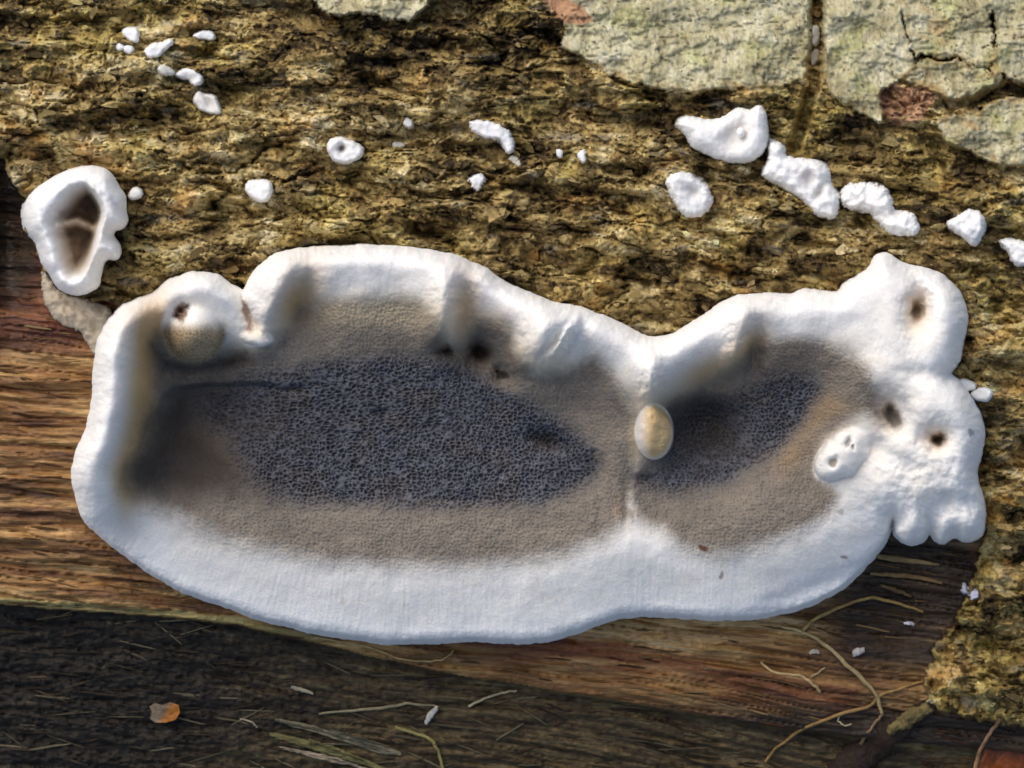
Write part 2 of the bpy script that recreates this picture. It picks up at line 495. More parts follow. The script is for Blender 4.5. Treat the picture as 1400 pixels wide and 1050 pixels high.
# bark sunk beside each fungus, shaped to give a dark rim of shade
d_f = sdist(gx, gy, FUNGUS); d_c = sdist(gx, gy, CUP)
for d in (d_f, d_c):
    H -= 16 * np.exp(-(np.clip(-d, 0, None) / 10.0) ** 2) * k_bark * (d < 40)
bark_flat = big * 30 + t1 * 10.5
for (hx, hy, hrx, hry) in [(990,186,60,36),(942,267,30,29),(1082,236,38,28),(1128,272,22,28),(1186,272,36,20),(1236,305,20,16),(1322,311,25,23),(1392,346,26,18),(471,206,23,18),(355,260,17,16),
        (672,180,30,14),(695,198,10,12),(258,105,18,12),(284,141,20,15),(180,48,12,9),(280,49,13,8),(212,68,18,10),(651,249,12,9),(186,265,9,9)]:
    q = np.hypot((gx - hx) / hrx, (gy - hy) / hry)
    H = np.where(q < 0.9, np.minimum(H, bark_flat + 6), H)
    H -= 13 * np.exp(-((q - 1.08) / (7.0 / min(hrx, hry))) ** 2) * (gy < hy + 0.3 * hry)
H = np.where(np.maximum(d_f, d_c) > 0, np.minimum(H, 6), H)
HG = H + base_height(gx, gy)
HGRID = HG.reshape(GX.shape)

def log_height(px, py):
    """height of the finished log surface at a picture point"""
    px = np.asarray(px, float); py = np.asarray(py, float)
    i = np.clip(np.searchsorted(XS, px) - 1, 0, len(XS) - 2); j = np.clip(np.searchsorted(YS, py) - 1, 0, len(YS) - 2)
    fx = np.clip((px - XS[i]) / (XS[i + 1] - XS[i]), 0, 1); fy = np.clip((py - YS[j]) / (YS[j + 1] - YS[j]), 0, 1)
    return (HGRID[j, i] * (1 - fx) + HGRID[j, i + 1] * fx) * (1 - fy) + (HGRID[j + 1, i] * (1 - fx) + HGRID[j + 1, i + 1] * fx) * fy

# colours of the log
def mixc(a, b, k):
    k = np.asarray(k)[:, None]
    return a * (1 - k) + b * k

def ramp(t, stops):
    ts = [s[0] for s in stops]; cs = np.array([lin(*s[1]) for s in stops])
    return np.stack([np.interp(t, ts, cs[:, k]) for k in range(3)], -1)

tone = 0.47 + 0.6 * fbm(wu / 60, wv / 30, 111, 4) + 0.45 * (cid - 0.5) + 0.3 * (cidb - 0.5) + 0.5 * fbm(gx / 190, gy / 120, 112, 3) + 0.14 * gauss(gx, gy, 150, 170, 170, 110) - 0.22 * gauss(gx, gy, 560, 60, 150, 40) - 0.15 * gauss(gx, gy, 60, 30, 160, 25)
bark_c = ramp(tone, [(0.0, (50, 38, 22)), (0.25, (108, 88, 51)), (0.5, (164, 139, 85)), (0.75, (202, 180, 121)), (1.0, (228, 212, 168))])
green = sstep(0.02, 0.45, fbm(gx / 130, gy / 90, 113, 4) + 0.25 * gauss(gx, gy, 1200, 210, 120, 60) + 0.3 * gauss(gx, gy, 1350, 930, 70, 60) + 0.15 * gauss(gx, gy, 150, 30, 200, 40))
bark_c = mixc(bark_c, bark_c * np.array([0.92, 0.97, 0.55]), green * 0.45)
rust = sstep(0.15, 0.5, fbm(gx / 70, gy / 50, 114, 4) + 0.2 * gauss(gx, gy, 1000, 380, 120, 40) + 0.25 * gauss(gx, gy, 80, 205, 60, 25) + 0.2 * gauss(gx, gy, 1370, 600, 40, 120))
bark_c = mixc(bark_c, bark_c * np.array([1.08, 0.82, 0.58]), rust * 0.7)
grey = sstep(0.2, 0.55, fbm(gx / 50, gy / 22, 115, 4))
bark_c = mixc(bark_c, np.tile(lin(168, 160, 138), (len(gx), 1)), grey * 0.5)

wt = 0.5 + 0.45 * fbm(U / 360, Vv / 12, 121, 4) + 0.28 * fbm(U / 110, Vv / 4, 122, 3) + 0.42 * fbm(gx / 110, gy / 40, 124, 4) + 0.22 * gauss(gx, gy, 960, 872, 190, 34)
ochre = ramp(wt, [(0.0, (46, 30, 20)), (0.25, (98, 66, 40)), (0.5, (150, 114, 70)), (0.75, (190, 160, 112)), (1, (222, 200, 160))])
red = ramp(wt, [(0.0, (44, 22, 14)), (0.4, (96, 48, 28)), (0.7, (132, 74, 42)), (1, (170, 120, 76))])
dark = ramp(wt, [(0.0, (22, 16, 12)), (0.5, (52, 40, 28)), (0.85, (84, 66, 46)), (1, (150, 124, 84))])
wn_ = 0.6 * fbm(U / 200, Vv / 20, 123, 3)
k_red = np.clip(sstep(500, 440, gy) * sstep(260, 120, gx) + 0.4 * sstep(0.1, 0.5, wn_ + 0.1) +
                sstep(24, 6, seg_dist(gx, gy + 40 * wn_, [(640,876),(820,892),(950,916),(1060,938),(1160,962)])) * 0.8, 0, 1)
k_dark = np.clip(1.5 * gauss(gx, gy, 1262, 795, 75, 62) + 1.2 * gauss(gx, gy, 1232, 868, 70, 36) + 0.8 * gauss(gx, gy, 1180, 1000, 200, 30) + 1.6 * gauss(gx, gy, 14, 310, 34, 80) + 0.5 * sstep(940, 1000, gy), 0, 1)  # includes painted shadow in the crevice left of the cup
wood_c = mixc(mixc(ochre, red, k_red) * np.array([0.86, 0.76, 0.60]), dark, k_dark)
rt = 0.5 + 0.6 * fbm(U / 90, Vv / 12, 131, 4) + 0.45 * fbm(gx / 14, gy / 9, 132, 3)
rot_black = ramp(rt, [(0.0, (11, 10, 9)), (0.5, (24, 21, 18)), (0.85, (48, 42, 34)), (1, (104, 96, 78))])
rot_brown = ramp(rt, [(0.0, (40, 31, 22)), (0.4, (90, 76, 54)), (0.7, (128, 114, 82)), (1, (174, 162, 122))])
k_left = sstep(640, 260, gx + 120 * fbm(gx / 200, gy / 60, 133, 3)) * (0.9 - 0.5 * sstep(960, 1050, gy) * sstep(150, 420, gx))
rs = 0.45 + 0.7 * fbm(U / 180, Vv / 7, 134, 4) + 0.3 * fbm(U / 40, Vv / 3, 135, 2)
rot_brown = 0.5 * rot_brown + 0.5 * ramp(rs, [(0.0, (16, 12, 9)), (0.35, (62, 48, 33)), (0.65, (118, 104, 74)), (1, (186, 172, 132))])
rot_c = mixc(rot_brown * np.array([0.72, 0.66, 0.55]), rot_black * 0.85, k_left)
lip = sstep(7, 2, np.abs(d_rot + 6)) * sstep(560, 300, gx)
wood_c = mixc(wood_c, np.tile(lin(176, 164, 104), (len(gx), 1)), lip * 0.75)

pt = 0.5 + 0.45 * fbm(gx / 12, gy / 22, 141, 4) + 0.45 * fbm(gx / 80, gy / 60, 142, 4) + 0.25 * fbm(gx / 4, gy / 6, 145, 2)
plate_c = ramp(pt, [(0.0, (116, 106, 74)), (0.3, (162, 153, 116)), (0.6, (190, 183, 148)), (1.0, (220, 214, 188))])
lich = sstep(0.1, 0.45, fbm(gx / 60, gy / 50, 143, 3))
plate_c = mixc(plate_c, plate_c * np.array([0.84, 0.9, 0.64]), lich * 0.7)
tan_edge = sstep(0.15, 0.5, fbm(gx / 45, gy / 30, 144, 3)) * sstep(1160, 1280, gx)
plate_c = mixc(plate_c, np.tile(lin(176, 146, 100), (len(gx), 1)), tan_edge * 0.7)

dots = sstep(0.42, 0.52, fbm(gx / 8, gy / 8, 146, 2) + 0.12 * fbm(gx / 60, gy / 60, 147, 2))
plate_c = mixc(plate_c, np.tile(lin(74, 62, 44), (len(gx), 1)), dots * 0.8)
fringe = sstep(14, 2, np.max(plate_d, 0)) * sstep(60, 90, gy) * sstep(-0.3, 0.3, fbm(gx / 18, gy / 18, 148, 2))
plate_c = mixc(plate_c, np.tile(lin(150, 120, 64), (len(gx), 1)), fringe * 0.7)
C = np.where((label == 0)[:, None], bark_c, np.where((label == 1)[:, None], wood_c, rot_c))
C = np.where((label >= 10)[:, None], plate_c, C)
for rp in (RED_PATCH, RED_PATCH2):
    kr = sstep(-2, 3, sdist(gx, gy, rp) + 5 * fbm(gx / 16, gy / 16, 151, 3))
    C = mixc(C, ramp(pt, [(0, (122, 86, 60)), (0.5, (168, 128, 94)), (1, (196, 158, 124))]), kr)

LV = world_xyz(gx, gy, HG)
LF = grid_faces(len(XS), len(YS))
hid = (np.maximum(d_f, d_c) > 26)
keep = ~hid[LF].all(1)
LF = LF[keep]
flab = label[LF[:, 0]]
LN = vert_normals(LV, LF)

log = empty("fallen_log", (0, 0, -1.2))
tag(log, "decaying log lying across the whole picture, flaky olive bark above and bare wet wood below", "log")
bark = link("bark", submesh("bark", LV, LF, flab == 0, C, LN), M_BARK, log); tag(bark, "flaky olive brown bark with torn layers")
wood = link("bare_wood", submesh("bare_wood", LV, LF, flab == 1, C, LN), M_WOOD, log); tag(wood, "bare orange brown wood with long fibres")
rot = link("rotten_wood", submesh("rotten_wood", LV, LF, flab == 2, C, LN), M_ROT, log); tag(rot, "dark crumbling wet wood along the bottom")
for i in range(len(PLATES)):
    if (flab == 10 + i).any():
        link("bark_plate", submesh("bark_plate", LV, LF, flab == 10 + i, C, LN), M_PLATE, log)

# the rest of the log's round, its underside and ends
def log_underside():
    top = YS[0]; bot = YS[-1]
    prof = []
    p0 = (525 - top) * PX; z0 = float(HGRID[0, len(XS) // 2]) * PX; p1 = (525 - bot) * PX; z1 = float(HGRID[-1, len(XS) // 2]) * PX
    cy, cz = (p0 + p1) / 2, -1.05
    a0 = math.atan2(z0 - cz, p0 - cy); a1 = math.atan2(z1 - cz, p1 - cy)
    r0 = math.hypot(z0 - cz, p0 - cy); r1 = math.hypot(z1 - cz, p1 - cy)
    a1 -= 2 * math.pi if a1 > a0 else 0
    n = 60; xs = np.linspace((XS[0] - 700) * PX, (XS[-1] - 700) * PX, 60)
    V = []; 
    for k in range(n + 1):
        t = k / n
        a = a0 + (a1 - a0) * t; r = r0 + (r1 - r0) * t
        rr = r * 0.992 + 0.03 * fbm(xs * 3, np.full_like(xs, a * 3), 201, 3)
        V.append(np.stack([xs, cy + rr * math.cos(a), cz + rr * math.sin(a)], -1))
    V = np.concatenate(V)
    F = grid_faces(60, n + 1)[:, ::-1]
    c = ramp(0.5 + 0.6 * fbm(V[:, 0] * 8, (V[:, 1] + V[:, 2]) * 20, 202, 3), [(0, (50, 40, 26)), (0.5, (100, 84, 52)), (1, (150, 132, 90))])
    return mesh_from("underside", V, F[:, ::-1], c)
link("underside", log_underside(), M_BARK, log)

ground_me = mesh_from("ground", np.array([(-60, -60, -2.35), (60, -60, -2.35), (60, 60, -2.35), (-60, 60, -2.35)], float), np.array([(0, 1, 2, 3)]),
                      np.tile(lin(84, 68, 46), (4, 1)))
ground = link("ground", ground_me, mat_new("forest_floor", 0.9, 0.2, noise=(2, 0.4), fine=(14, 0.4), bump=0.8, bump_scale=12, bump_dist=0.05))
tag(ground, "brown forest floor below the log", kind="structure")

# ------------------------------------------------------------------ the large fungus
CTRL = [
 # left wall and its hollow
 (150,670,86),(152,610,98),(165,550,108),(172,490,110),(190,440,104),(160,710,66),(190,700,52),(188,640,52),(205,655,34),(200,590,52),(212,540,52),(222,490,46),
 (240,590,14),(262,560,10),(300,555,14),(300,610,22),(240,640,26),(350,570,26),(340,640,30),(245,508,24),(290,506,24),(330,500,36),
 # upper left lobe
 (230,410,94),(265,398,96),(305,408,94),(318,440,82),(330,466,66),(304,476,40),(338,420,62),(343,452,66),
 # rim of the upper edge
 (372,395,104),(375,430,88),(395,370,98),(410,422,38),(432,402,74),(440,450,56),(450,370,92),(520,368,94),(580,375,98),(612,395,108),(603,440,98),(605,466,70),
 (470,430,70),(520,425,72),(570,430,72),(450,470,52),(520,468,56),(570,465,56),(640,400,84),(645,440,58),(640,480,32),(672,440,66),(690,470,62),
 (690,410,96),(730,445,104),(725,485,96),(760,505,72),(775,460,98),(800,500,64),(820,465,92),(850,500,82),(800,545,48),(850,560,54),(880,520,96),(888,480,92),
 # basin
 (400,515,38),(480,505,38),(560,505,40),(620,510,38),(690,540,36),(400,570,34),(500,560,34),(600,565,34),(700,590,32),(770,600,31),(740,600,30),(800,640,34),
 (400,630,32),(500,640,33),(600,645,34),(700,650,34),(450,685,36),(350,690,38),(290,670,34),(560,685,38),(680,685,38),(770,670,40),
 (300,710,42),(450,730,46),(600,735,46),(750,725,46),(845,640,52),(835,690,52),(855,600,56),(870,710,46),
 (150,725,50),(200,730,48),(300,775,50),(450,800,50),(600,815,50),(750,800,50),(870,775,58),(865,735,54),
 # right half
 (930,495,96),(990,450,98),(1005,485,88),(1025,480,66),(1045,445,86),(1100,440,86),(1150,440,88),(985,515,56),(940,530,52),(930,565,26),(962,590,8),(985,570,10),(940,580,12),(1010,585,22),(925,610,32),(1008,545,34),
 (1045,520,54),(1090,480,74),(1105,515,52),(1085,560,40),(1040,590,34),(1000,620,28),(940,640,28),(890,652,24),(900,690,40),(1000,700,54),(1080,690,56),(1125,660,50),
 (1120,560,44),(1095,610,42),(1135,570,52),(1165,535,74),(1185,590,66),(1205,500,90),(1155,490,76),(950,735,50),(1000,780,56),(1100,765,56),(1180,690,56),(1175,740,50),
 (1205,390,84),(1225,450,90),(1290,420,92),(1285,470,92),(1235,520,88),(1255,570,92),(1312,565,92),(1318,620,88),(1250,640,84),(1205,640,66),(1290,670,74),(1240,690,60),(1320,700,62),(1265,715,50)]
CTRL = np.array(CTRL, float)

def tps(ctrl, x, y, smooth=0.004):
    p = ctrl[:, :2] / 400.0; n = len(p)
    def K(r2):
        return 0.5 * r2 * np.log(r2 + 1e-12)
    A = np.zeros((n + 3, n + 3))
    A[:n, :n] = K(((p[:, None] - p[None]) ** 2).sum(-1)) + smooth * np.eye(n)
    A[:n, n] = 1; A[:n, n + 1:] = p; A[n:, :n] = A[:n, n:].T
    w = np.linalg.solve(A, np.concatenate([ctrl[:, 2], [0, 0, 0]]))
    x = x / 400.0; y = y / 400.0
    out = w[n] + w[n + 1] * x + w[n + 2] * y
    for i in range(n):
        out += w[i] * K((x - p[i, 0]) ** 2 + (y - p[i, 1]) ** 2)
    return out

TAN_A = smooth_loop([(176,650),(196,605),(214,540),(208,490),(214,455),(240,470),(300,478),(345,476),(395,448),(412,426),(440,416),(505,408),(570,412),(597,440),(612,474),(640,478),
    (648,440),(690,440),(700,474),(735,510),(790,500),(815,486),(850,530),(868,570),(860,612),(872,640),(862,690),(868,706),(800,742),(740,760),(650,768),(550,768),(450,764),(400,754),
    (350,742),(300,726),(250,700),(205,676)], 2)
TAN_B = smooth_loop([(908,556),(940,538),(985,512),(1018,484),(1050,466),(1100,462),(1150,478),(1184,500),(1200,540),(1206,575),(1180,570),(1130,600),(1120,650),(1145,676),(1128,704),(1080,730),
    (1000,752),(950,750),(905,722),(868,706),(858,660),(880,622),(900,600)], 2)
GREY_A = smooth_loop([(276,560),(330,528),(420,498),(480,490),(560,489),(610,494),(650,506),(690,530),(740,554),(786,588),(815,618),(818,645),(790,672),(740,690),(650,696),(550,692),(450,692),
    (400,682),(350,655),(330,620),(300,590)], 2)
GREY_B = smooth_loop([(872,658),(905,640),(922,615),(916,566),(955,548),(1000,540),(1045,512),(1108,510),(1120,538),(1094,590),(1046,628),(992,662),(930,674),(890,670)], 2)
BROWN_A = smooth_loop([(176,656),(200,600),(236,530),(340,526),(420,560),(430,630),(400,674),(300,676),(220,680)], 2)
HOLLOW = smooth_loop([(176,650),(192,596),(214,560),(236,530),(330,524),(400,532),(430,600),(400,690),(300,720),(200,690)], 2)

STEP = 1.3
FXS = np.arange(86, 1362, STEP); FYS = np.arange(322, 892, STEP)
fgx, fgy = [a.ravel() for a in np.meshgrid(FXS, FYS)]
fd = sdist(fgx, fgy, FUNGUS)
nearm = (fd > -12) & (fd < 150); arc = np.zeros_like(fgx)
arc[nearm] = seg_dist(fgx[nearm], fgy[nearm], FUNGUS, closed=True, want_t=True)[1] * 3300.0
fd = fd + (2.4 * fbm(fgx / 30, fgy / 30, 314, 2) + 1.0 * fbm(fgx / 8, fgy / 8, 315, 2)) * sstep(60, 10, np.abs(fd))
live = fd > -9
x, y = fgx, fgy
S = tps(CTRL, x, y)
S = S + 12 + 0.5 * np.clip(S - 46, 0, None) - 0.9 * np.clip(32 - S, 0, None)
S += 26 * gauss(x, y, 165, 540, 26, 130, 6)
# thickness of the rounded edge: fuller at the top and left, thinner along the lower margin
lowm = sstep(650, 800, y + 0.12 * np.clip(x - 900, 0, 400) * 0) * sstep(1240, 1190, x)
t_ = np.clip((fd + 5) / 34, 0, 1)
E = np.sqrt(np.clip(1 - (1 - t_) ** 2, 0, 1))
t2_ = np.clip((fd + 4) / 95, 0, 1)
t3_ = np.clip((fd + 5) / 19, 0, 1)
E2 = 0.42 * np.sqrt(1 - (1 - t3_) ** 2) + 0.58 * sstep(-20, 125, fd)
E = E * (1 - lowm) + E2 * lowm
edge_wob = 1.0 + 0.05 * fbm(x / 40, y / 40, 301, 2)
F = S * E * edge_wob
def blur(A, sig):
    r = int(3 * sig / STEP); k = np.exp(-0.5 * (np.arange(-r, r + 1) * STEP / sig) ** 2); k /= k.sum()
    A = np.pad(A.reshape(len(FYS), len(FXS)), r, mode='edge'); n0, n1 = len(FYS), len(FXS)
    A = sum(k[i] * A[i:i + n0] for i in range(2 * r + 1))
    return sum(k[i] * A[:, i:i + n1] for i in range(2 * r + 1)).ravel()
kbl = sstep(8, 34, fd)
F = F * (1 - kbl) + blur(F, 7) * kbl
# step down behind the inner lip of the left wall
hd = sdist(x, y, HOLLOW) + 1.5 * fbm(x / 20, y / 20, 302, 2)
F -= 16 * sstep(-3, 5, hd) * sstep(640, 560, y + 0.2 * (x - 200)) * sstep(430, 300, x)
# pits, folds, knobs
xw = x + 5 * fbm(x / 15, y / 15, 308, 3); yw = y + 5 * fbm(x / 15, y / 15, 309, 3)
def pit(cx, cy, r, dep, ry=None, ang=0):
    global F
    F -= dep * gauss(xw, yw, cx, cy, r, ry, ang)
def bulge(cx, cy, r, h, ry=None, ang=0):
    global F
    F += h * gauss(xw, yw, cx, cy, r, ry, ang)
ball = 132 * np.sqrt(np.clip(1 - ((x - 265) / 43) ** 2 - ((y - 450) / 45) ** 2, 0, 1)) + 14
F = np.where(ball > 14, np.logaddexp(F / 7, ball / 7) * 7, F)
pit(247,426,7,9,9,20); pit(241,431,2.5,12); pit(248,423,2.5,12); pit(256,420,2.5,11); pit(246,433,2.2,9)
pit(208,478,14,26,22); pit(312,486,14,20,12); pit(250,506,30,16,9)
pit(336,424,6,26,26,-14); pit(347,440,5,22,16,-20)
pit(609,478,12,26,9); pit(657,482,13,34,16); pit(686,512,13,26,7,35); pit(628,396,10,10,16)
pit(1256,420,12,42,26,12); pit(1252,428,4,26,9,14); pit(1283,602,5,20); pit(1219,572,7,18,10,-20); pit(1216,560,4,10)
pit(656,486,6,20,6); pit(609,480,6,16,4); pit(1222,566,14,40,24,-20); pit(1280,598,17,38,14); pit(1284,601,6,18)
pit(738,600,20,14,9,10); pit(762,608,14,10,7,20); pit(522,566,10,8,6); pit(400,533,18,7,4); pit(962,592,24,14,18); pit(972,566,18,10)
pit(1030,478,9,16,26,10); pit(985,520,16,10,10); pit(816,630,7,10,16); pit(885,655,12,9,4)
pit(1243,645,9,8); pit(1272,722,7,26,16); pit(1225,712,8,18); pit(1305,735,6,16,10); pit(1296,690,8,12); pit(1325,690,7,8)
pit(1262,512,26,10,7,8); pit(1200,610,12,14,10); pit(1235,630,26,8,8,10); bulge(1286,560,26,8); bulge(1232,600,14,7); bulge(1215,525,20,8)
bulge(1245,722,16,18); bulge(1290,722,13,14); bulge(1326,716,13,16); bulge(1310,660,16,10); bulge(1210,670,20,8); bulge(1262,675,14,9)
bulge(612,430,15,14,34,8); bulge(742,470,20,12,34,25); pit(757,466,3.5,12,17,38); bulge(764,470,5,8,18,38); pit(790,462,8,14,26,25)
bulge(672,452,14,8,18); bulge(1018,440,14,8,34,12); bulge(870,735,40,5); bulge(1120,735,40,5); pit(900,690,30,5,10); pit(820,700,6,4,20); pit(855,690,5,6,22)
bulge(376,408,13,30,36,24); pit(410,418,10,16,34,22)
bulge(604,420,13,16,40,4); pit(637,430,11,18,36,0); pit(660,470,12,14,14)
bulge(1008,470,11,18,32,14); pit(1032,486,9,14,24,10); pit(980,520,20,14,10,-30); pit(948,560,22,12,16)
bulge(738,462,20,26,34,22); pit(700,470,9,16,24,18); pit(738,518,26,14,9,10); pit(796,490,10,12,20,20)
pit(1125,800,80,10,10,-24)
# the oval knob with two dents, a small flap at the notch, the ridge above the cream peg
def dome(cx, cy, a, b, ang, h, soft=3.0, warp=5.0, egg=0.0):
    global F
    t = math.radians(ang); X_ = x + warp * fbm(x / 24, y / 24, 318, 2); Y_ = y + warp * fbm(x / 24, y / 24, 320, 2)
    u = (X_ - cx) * math.cos(t) + (Y_ - cy) * math.sin(t); v = -(X_ - cx) * math.sin(t) + (Y_ - cy) * math.cos(t)
    q = 1 - (u / (a * (1 + egg * v / b))) ** 2 - (v / b) ** 2
    base = float(np.median(F[(q > -0.2) & (q < 0.2)]))
    D = base - 4 + h * np.sqrt(np.clip(q, 0, 1))
    F = np.where(q > 0, np.logaddexp(F / soft, D / soft) * soft, F)
dome(1152, 622, 46, 28, -42, 34, 4.0)
pit(1139, 632, 4.5, 9, 6, 40); pit(1145, 626, 2.5, 4); pit(1159, 604, 6, 8, 3, -60); pit(1166, 612, 2.5, 6)
dome(350, 463, 22, 10, 14, 18)
pit(918, 604, 14, 16, 26); dome(894, 590, 26, 38, -4, 64, 6.0, 3.0, 0.2); F -= 9 * gauss(x, y, 900, 592, 9, 17); bulge(891, 532, 11, 24, 26)
bulge(890, 500, 9, 10, 46, 0)
bulge(766, 470, 4, 15, 22, 30); pit(778, 474, 5, 8, 22, 30)
# slow unevenness
F += (2.4 * fbm(x / 60, y / 60, 303, 3) + 0.9 * fbm(x / 16, y / 16, 304, 2)) * E
cott = sstep(0.1, 0.9, gauss(x, y, 1270, 680, 75, 55) + gauss(x, y, 1290, 720, 40, 25))
F += cott * (4.5 * fbm(x / 17, y / 17, 305, 2) + 0.8 * fbm(x / 5, y / 5, 306, 2))
fib = fbm(arc / 4.5, fd / 46, 316, 3) * sstep(150, 40, fd) * sstep(0, 8, fd)
F += (0.35 + 0.3 * lowm) * fib
fuzz = sstep(16, 2, fd)
F += fuzz * 1.2 * fbm(x / 3, y / 3, 307, 2)

# colour zones
nz = 9 * fbm(x / 36, y / 36, 311, 3) + 3 * fbm(x / 7, y / 7, 312, 2)
dA, dB = sdist(x, y, TAN_A), sdist(x, y, TAN_B)
gA, gB = sdist(x, y, GREY_A), sdist(x, y, GREY_B)
tan_d = np.maximum(dA, dB) + nz * 0.7
grey_d = np.maximum(gA, gB) + nz * 0.8
soft_low = 16 + 14 * sstep(690, 760, y) + 26 * sstep(420, 200, x) * sstep(600, 700, y)
k_tan = sstep(-soft_low, 14, tan_d)
k_grey = sstep(-18 - 22 * sstep(430, 360, x), 18, grey_d + 10 * fbm(x / 25, y / 16, 313, 3) * sstep(470, 380, x))
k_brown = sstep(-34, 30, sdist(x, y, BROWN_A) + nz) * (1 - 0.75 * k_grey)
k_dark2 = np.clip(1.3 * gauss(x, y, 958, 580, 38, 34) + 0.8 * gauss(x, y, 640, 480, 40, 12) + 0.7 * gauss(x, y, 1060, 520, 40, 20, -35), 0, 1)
# pores: a net of tube mouths, coarse and torn in the grey zone, fine in the tan band
torn = gauss(x, y, 470, 555, 150, 40)
sx = 6.8 + 5.0 * torn; sy = 6.0 - 0.6 * torn
qx = x + 9 * fbm(x / 60, y / 60, 319, 2) + 3.0 * fbm(x / 8, y / 8, 321, 2); qy = y + 3.0 * fbm(x / 8, y / 8, 322, 2)
p1, p2, pid, _, _ = worley(qx / 5.9, qy / 5.3, 323, 0.95)
e1 = p2 - p1
p1, p2, pid2, _, _ = worley(qx / 9.0, (qy + 0.1 * qx) / 4.5, 324, 0.95)
e2 = p2 - p1
et = e1 * (1 - sstep(0.35, 0.75, torn)) + e2 * sstep(0.35, 0.75, torn)
p1, p2, _, _, _ = worley(qx / 4.9, qy / 4.7, 325, 0.85)
e3 = p2 - p1
hole_g = sstep(0.02, 0.55, et + 0.22 * fbm(x / 6, y / 5, 329, 2) + 0.15 * fbm(x / 22, y / 16, 330, 2)); hole_t = sstep(0.12, 0.5, e3)
scal = 0.7 + 0.6 * fbm(x / 30, y / 20, 326, 3)
F -= k_grey * 3.2 * hole_g * (0.8 + 0.5 * scal) * E
F += k_grey * 1.6 * fbm(x / 9, y / 7, 327, 2)
F -= k_tan * (1 - k_grey) * 1.5 * hole_t * (1 - 0.5 * k_brown)
F += k_tan * (1 - k_grey) * 1.0 * fbm(x / 8, y / 8, 328, 2)

n_ = len(x)
def flat(r, g, b):
    return np.tile(lin(r, g, b), (n_, 1))
FC = flat(240, 236, 228)
FC = mixc(FC, flat(246, 246, 246), 0.5 * sstep(60, 0, fd)) * (1 + 0.05 * fib)[:, None]
FC = mixc(FC, flat(222, 210, 190), 0.25 * sstep(0.15, 0.5, fbm(x / 40, y / 30, 317, 4)) * sstep(10, 50, fd))
# cream turning tan; warm shading of the inner rim and folds painted in
warm_shade = np.clip(1.0 * gauss(x, y, 406, 412, 20, 38, 25) + 0.8 * gauss(x, y, 205, 450, 22, 22) + 1.0 * gauss(x, y, 200, 530, 17, 90, 8) + 0.6 * gauss(x, y, 172, 665, 12, 34, 0) + 1.0 * gauss(x, y, 1030, 480, 16, 30, 10)
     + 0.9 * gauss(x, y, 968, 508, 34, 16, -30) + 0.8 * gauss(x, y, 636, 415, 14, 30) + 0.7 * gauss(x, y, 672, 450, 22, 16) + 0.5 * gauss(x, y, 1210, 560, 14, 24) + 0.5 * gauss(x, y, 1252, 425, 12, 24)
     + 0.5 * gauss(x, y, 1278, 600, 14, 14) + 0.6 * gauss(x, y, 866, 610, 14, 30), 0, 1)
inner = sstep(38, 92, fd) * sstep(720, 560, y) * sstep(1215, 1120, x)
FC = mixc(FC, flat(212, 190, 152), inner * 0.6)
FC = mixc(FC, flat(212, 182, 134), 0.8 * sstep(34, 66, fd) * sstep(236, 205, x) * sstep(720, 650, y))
FC = mixc(FC, flat(200, 162, 108), warm_shade * 0.9)
tan_var = 0.5 + 0.5 * fbm(x / 70, y / 34, 331, 3)
tan_c = flat(116, 107, 97) * (1 - tan_var[:, None]) + flat(145, 134, 119) * tan_var[:, None]
tan_c = mixc(tan_c, tan_c * 0.75, hole_t * 0.4) * (1 + 0.12 * fbm(x / 18, y / 12, 336, 3))[:, None]
FC = mixc(FC, tan_c, k_tan)
FC = mixc(FC, flat(206, 186, 152), 0.75 * gauss(x, y, 515, 428, 75, 17) * k_tan * (1 - 0.3 * hole_t))
grey_c = mixc(flat(93, 95, 102), flat(54, 54, 59), hole_g)
grey_c *= (1 + 0.35 * fbm(x / 26, y / 14, 333, 3) + 0.3 * fbm(x / 6, y / 5, 334, 2))[:, None]
grey_c = mixc(grey_c, grey_c * np.array([1.05, 0.9, 0.78]), 0.8 * sstep(0.0, 0.5, fbm(x / 60, y / 40, 332, 3) + 0.25 * gauss(x, y, 560, 680, 160, 20)))
grey_c = mixc(grey_c, grey_c * 0.7, 0.6 * gauss(x, y, 480, 560, 140, 26) + 0.7 * gauss(x, y, 800, 630, 26, 30))
kb = np.clip(sstep(48, 40, np.hypot(x - 265, y - 452)) * sstep(434, 458, y), 0, 1)
FC = mixc(FC, flat(240, 236, 228), sstep(48, 40, np.hypot(x - 265, y - 448)) * sstep(460, 440, y))
FC = mixc(FC, mixc(flat(184, 162, 128), flat(154, 133, 103), hole_t), kb)
F -= kb * 1.0 * hole_t
FC = mixc(FC, grey_c, k_grey)
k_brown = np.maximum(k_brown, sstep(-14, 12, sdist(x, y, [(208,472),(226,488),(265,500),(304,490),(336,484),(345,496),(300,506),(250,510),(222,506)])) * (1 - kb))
FC = mixc(FC, flat(60, 52, 46), np.clip(k_brown * 0.92, 0, 1))  # brown pores plus painted shade of left basin and cavity under the knob
FC = mixc(FC, flat(74, 65, 56), k_dark2 * 0.8 * (1 - 0.3 * k_grey))  # shade of the hollows below the upper rim painted in as dark brown
FC = mixc(FC, flat(164, 132, 88), 0.45 * np.clip(gauss(x, y, 1110, 572, 12, 26, 30) + gauss(x, y, 1080, 622, 12, 18, 20) + gauss(x, y, 1130, 556, 22, 10), 0, 1) * (1 - k_grey))
ta = math.radians(-42); ku = (x - 1152) * math.cos(ta) + (y - 622) * math.sin(ta); kv = -(x - 1152) * math.sin(ta) + (y - 622) * math.cos(ta)
FC = mixc(FC, flat(240, 236, 228), sstep(-0.25, 0.2, 1 - (ku / 46) ** 2 - (kv / 28) ** 2))
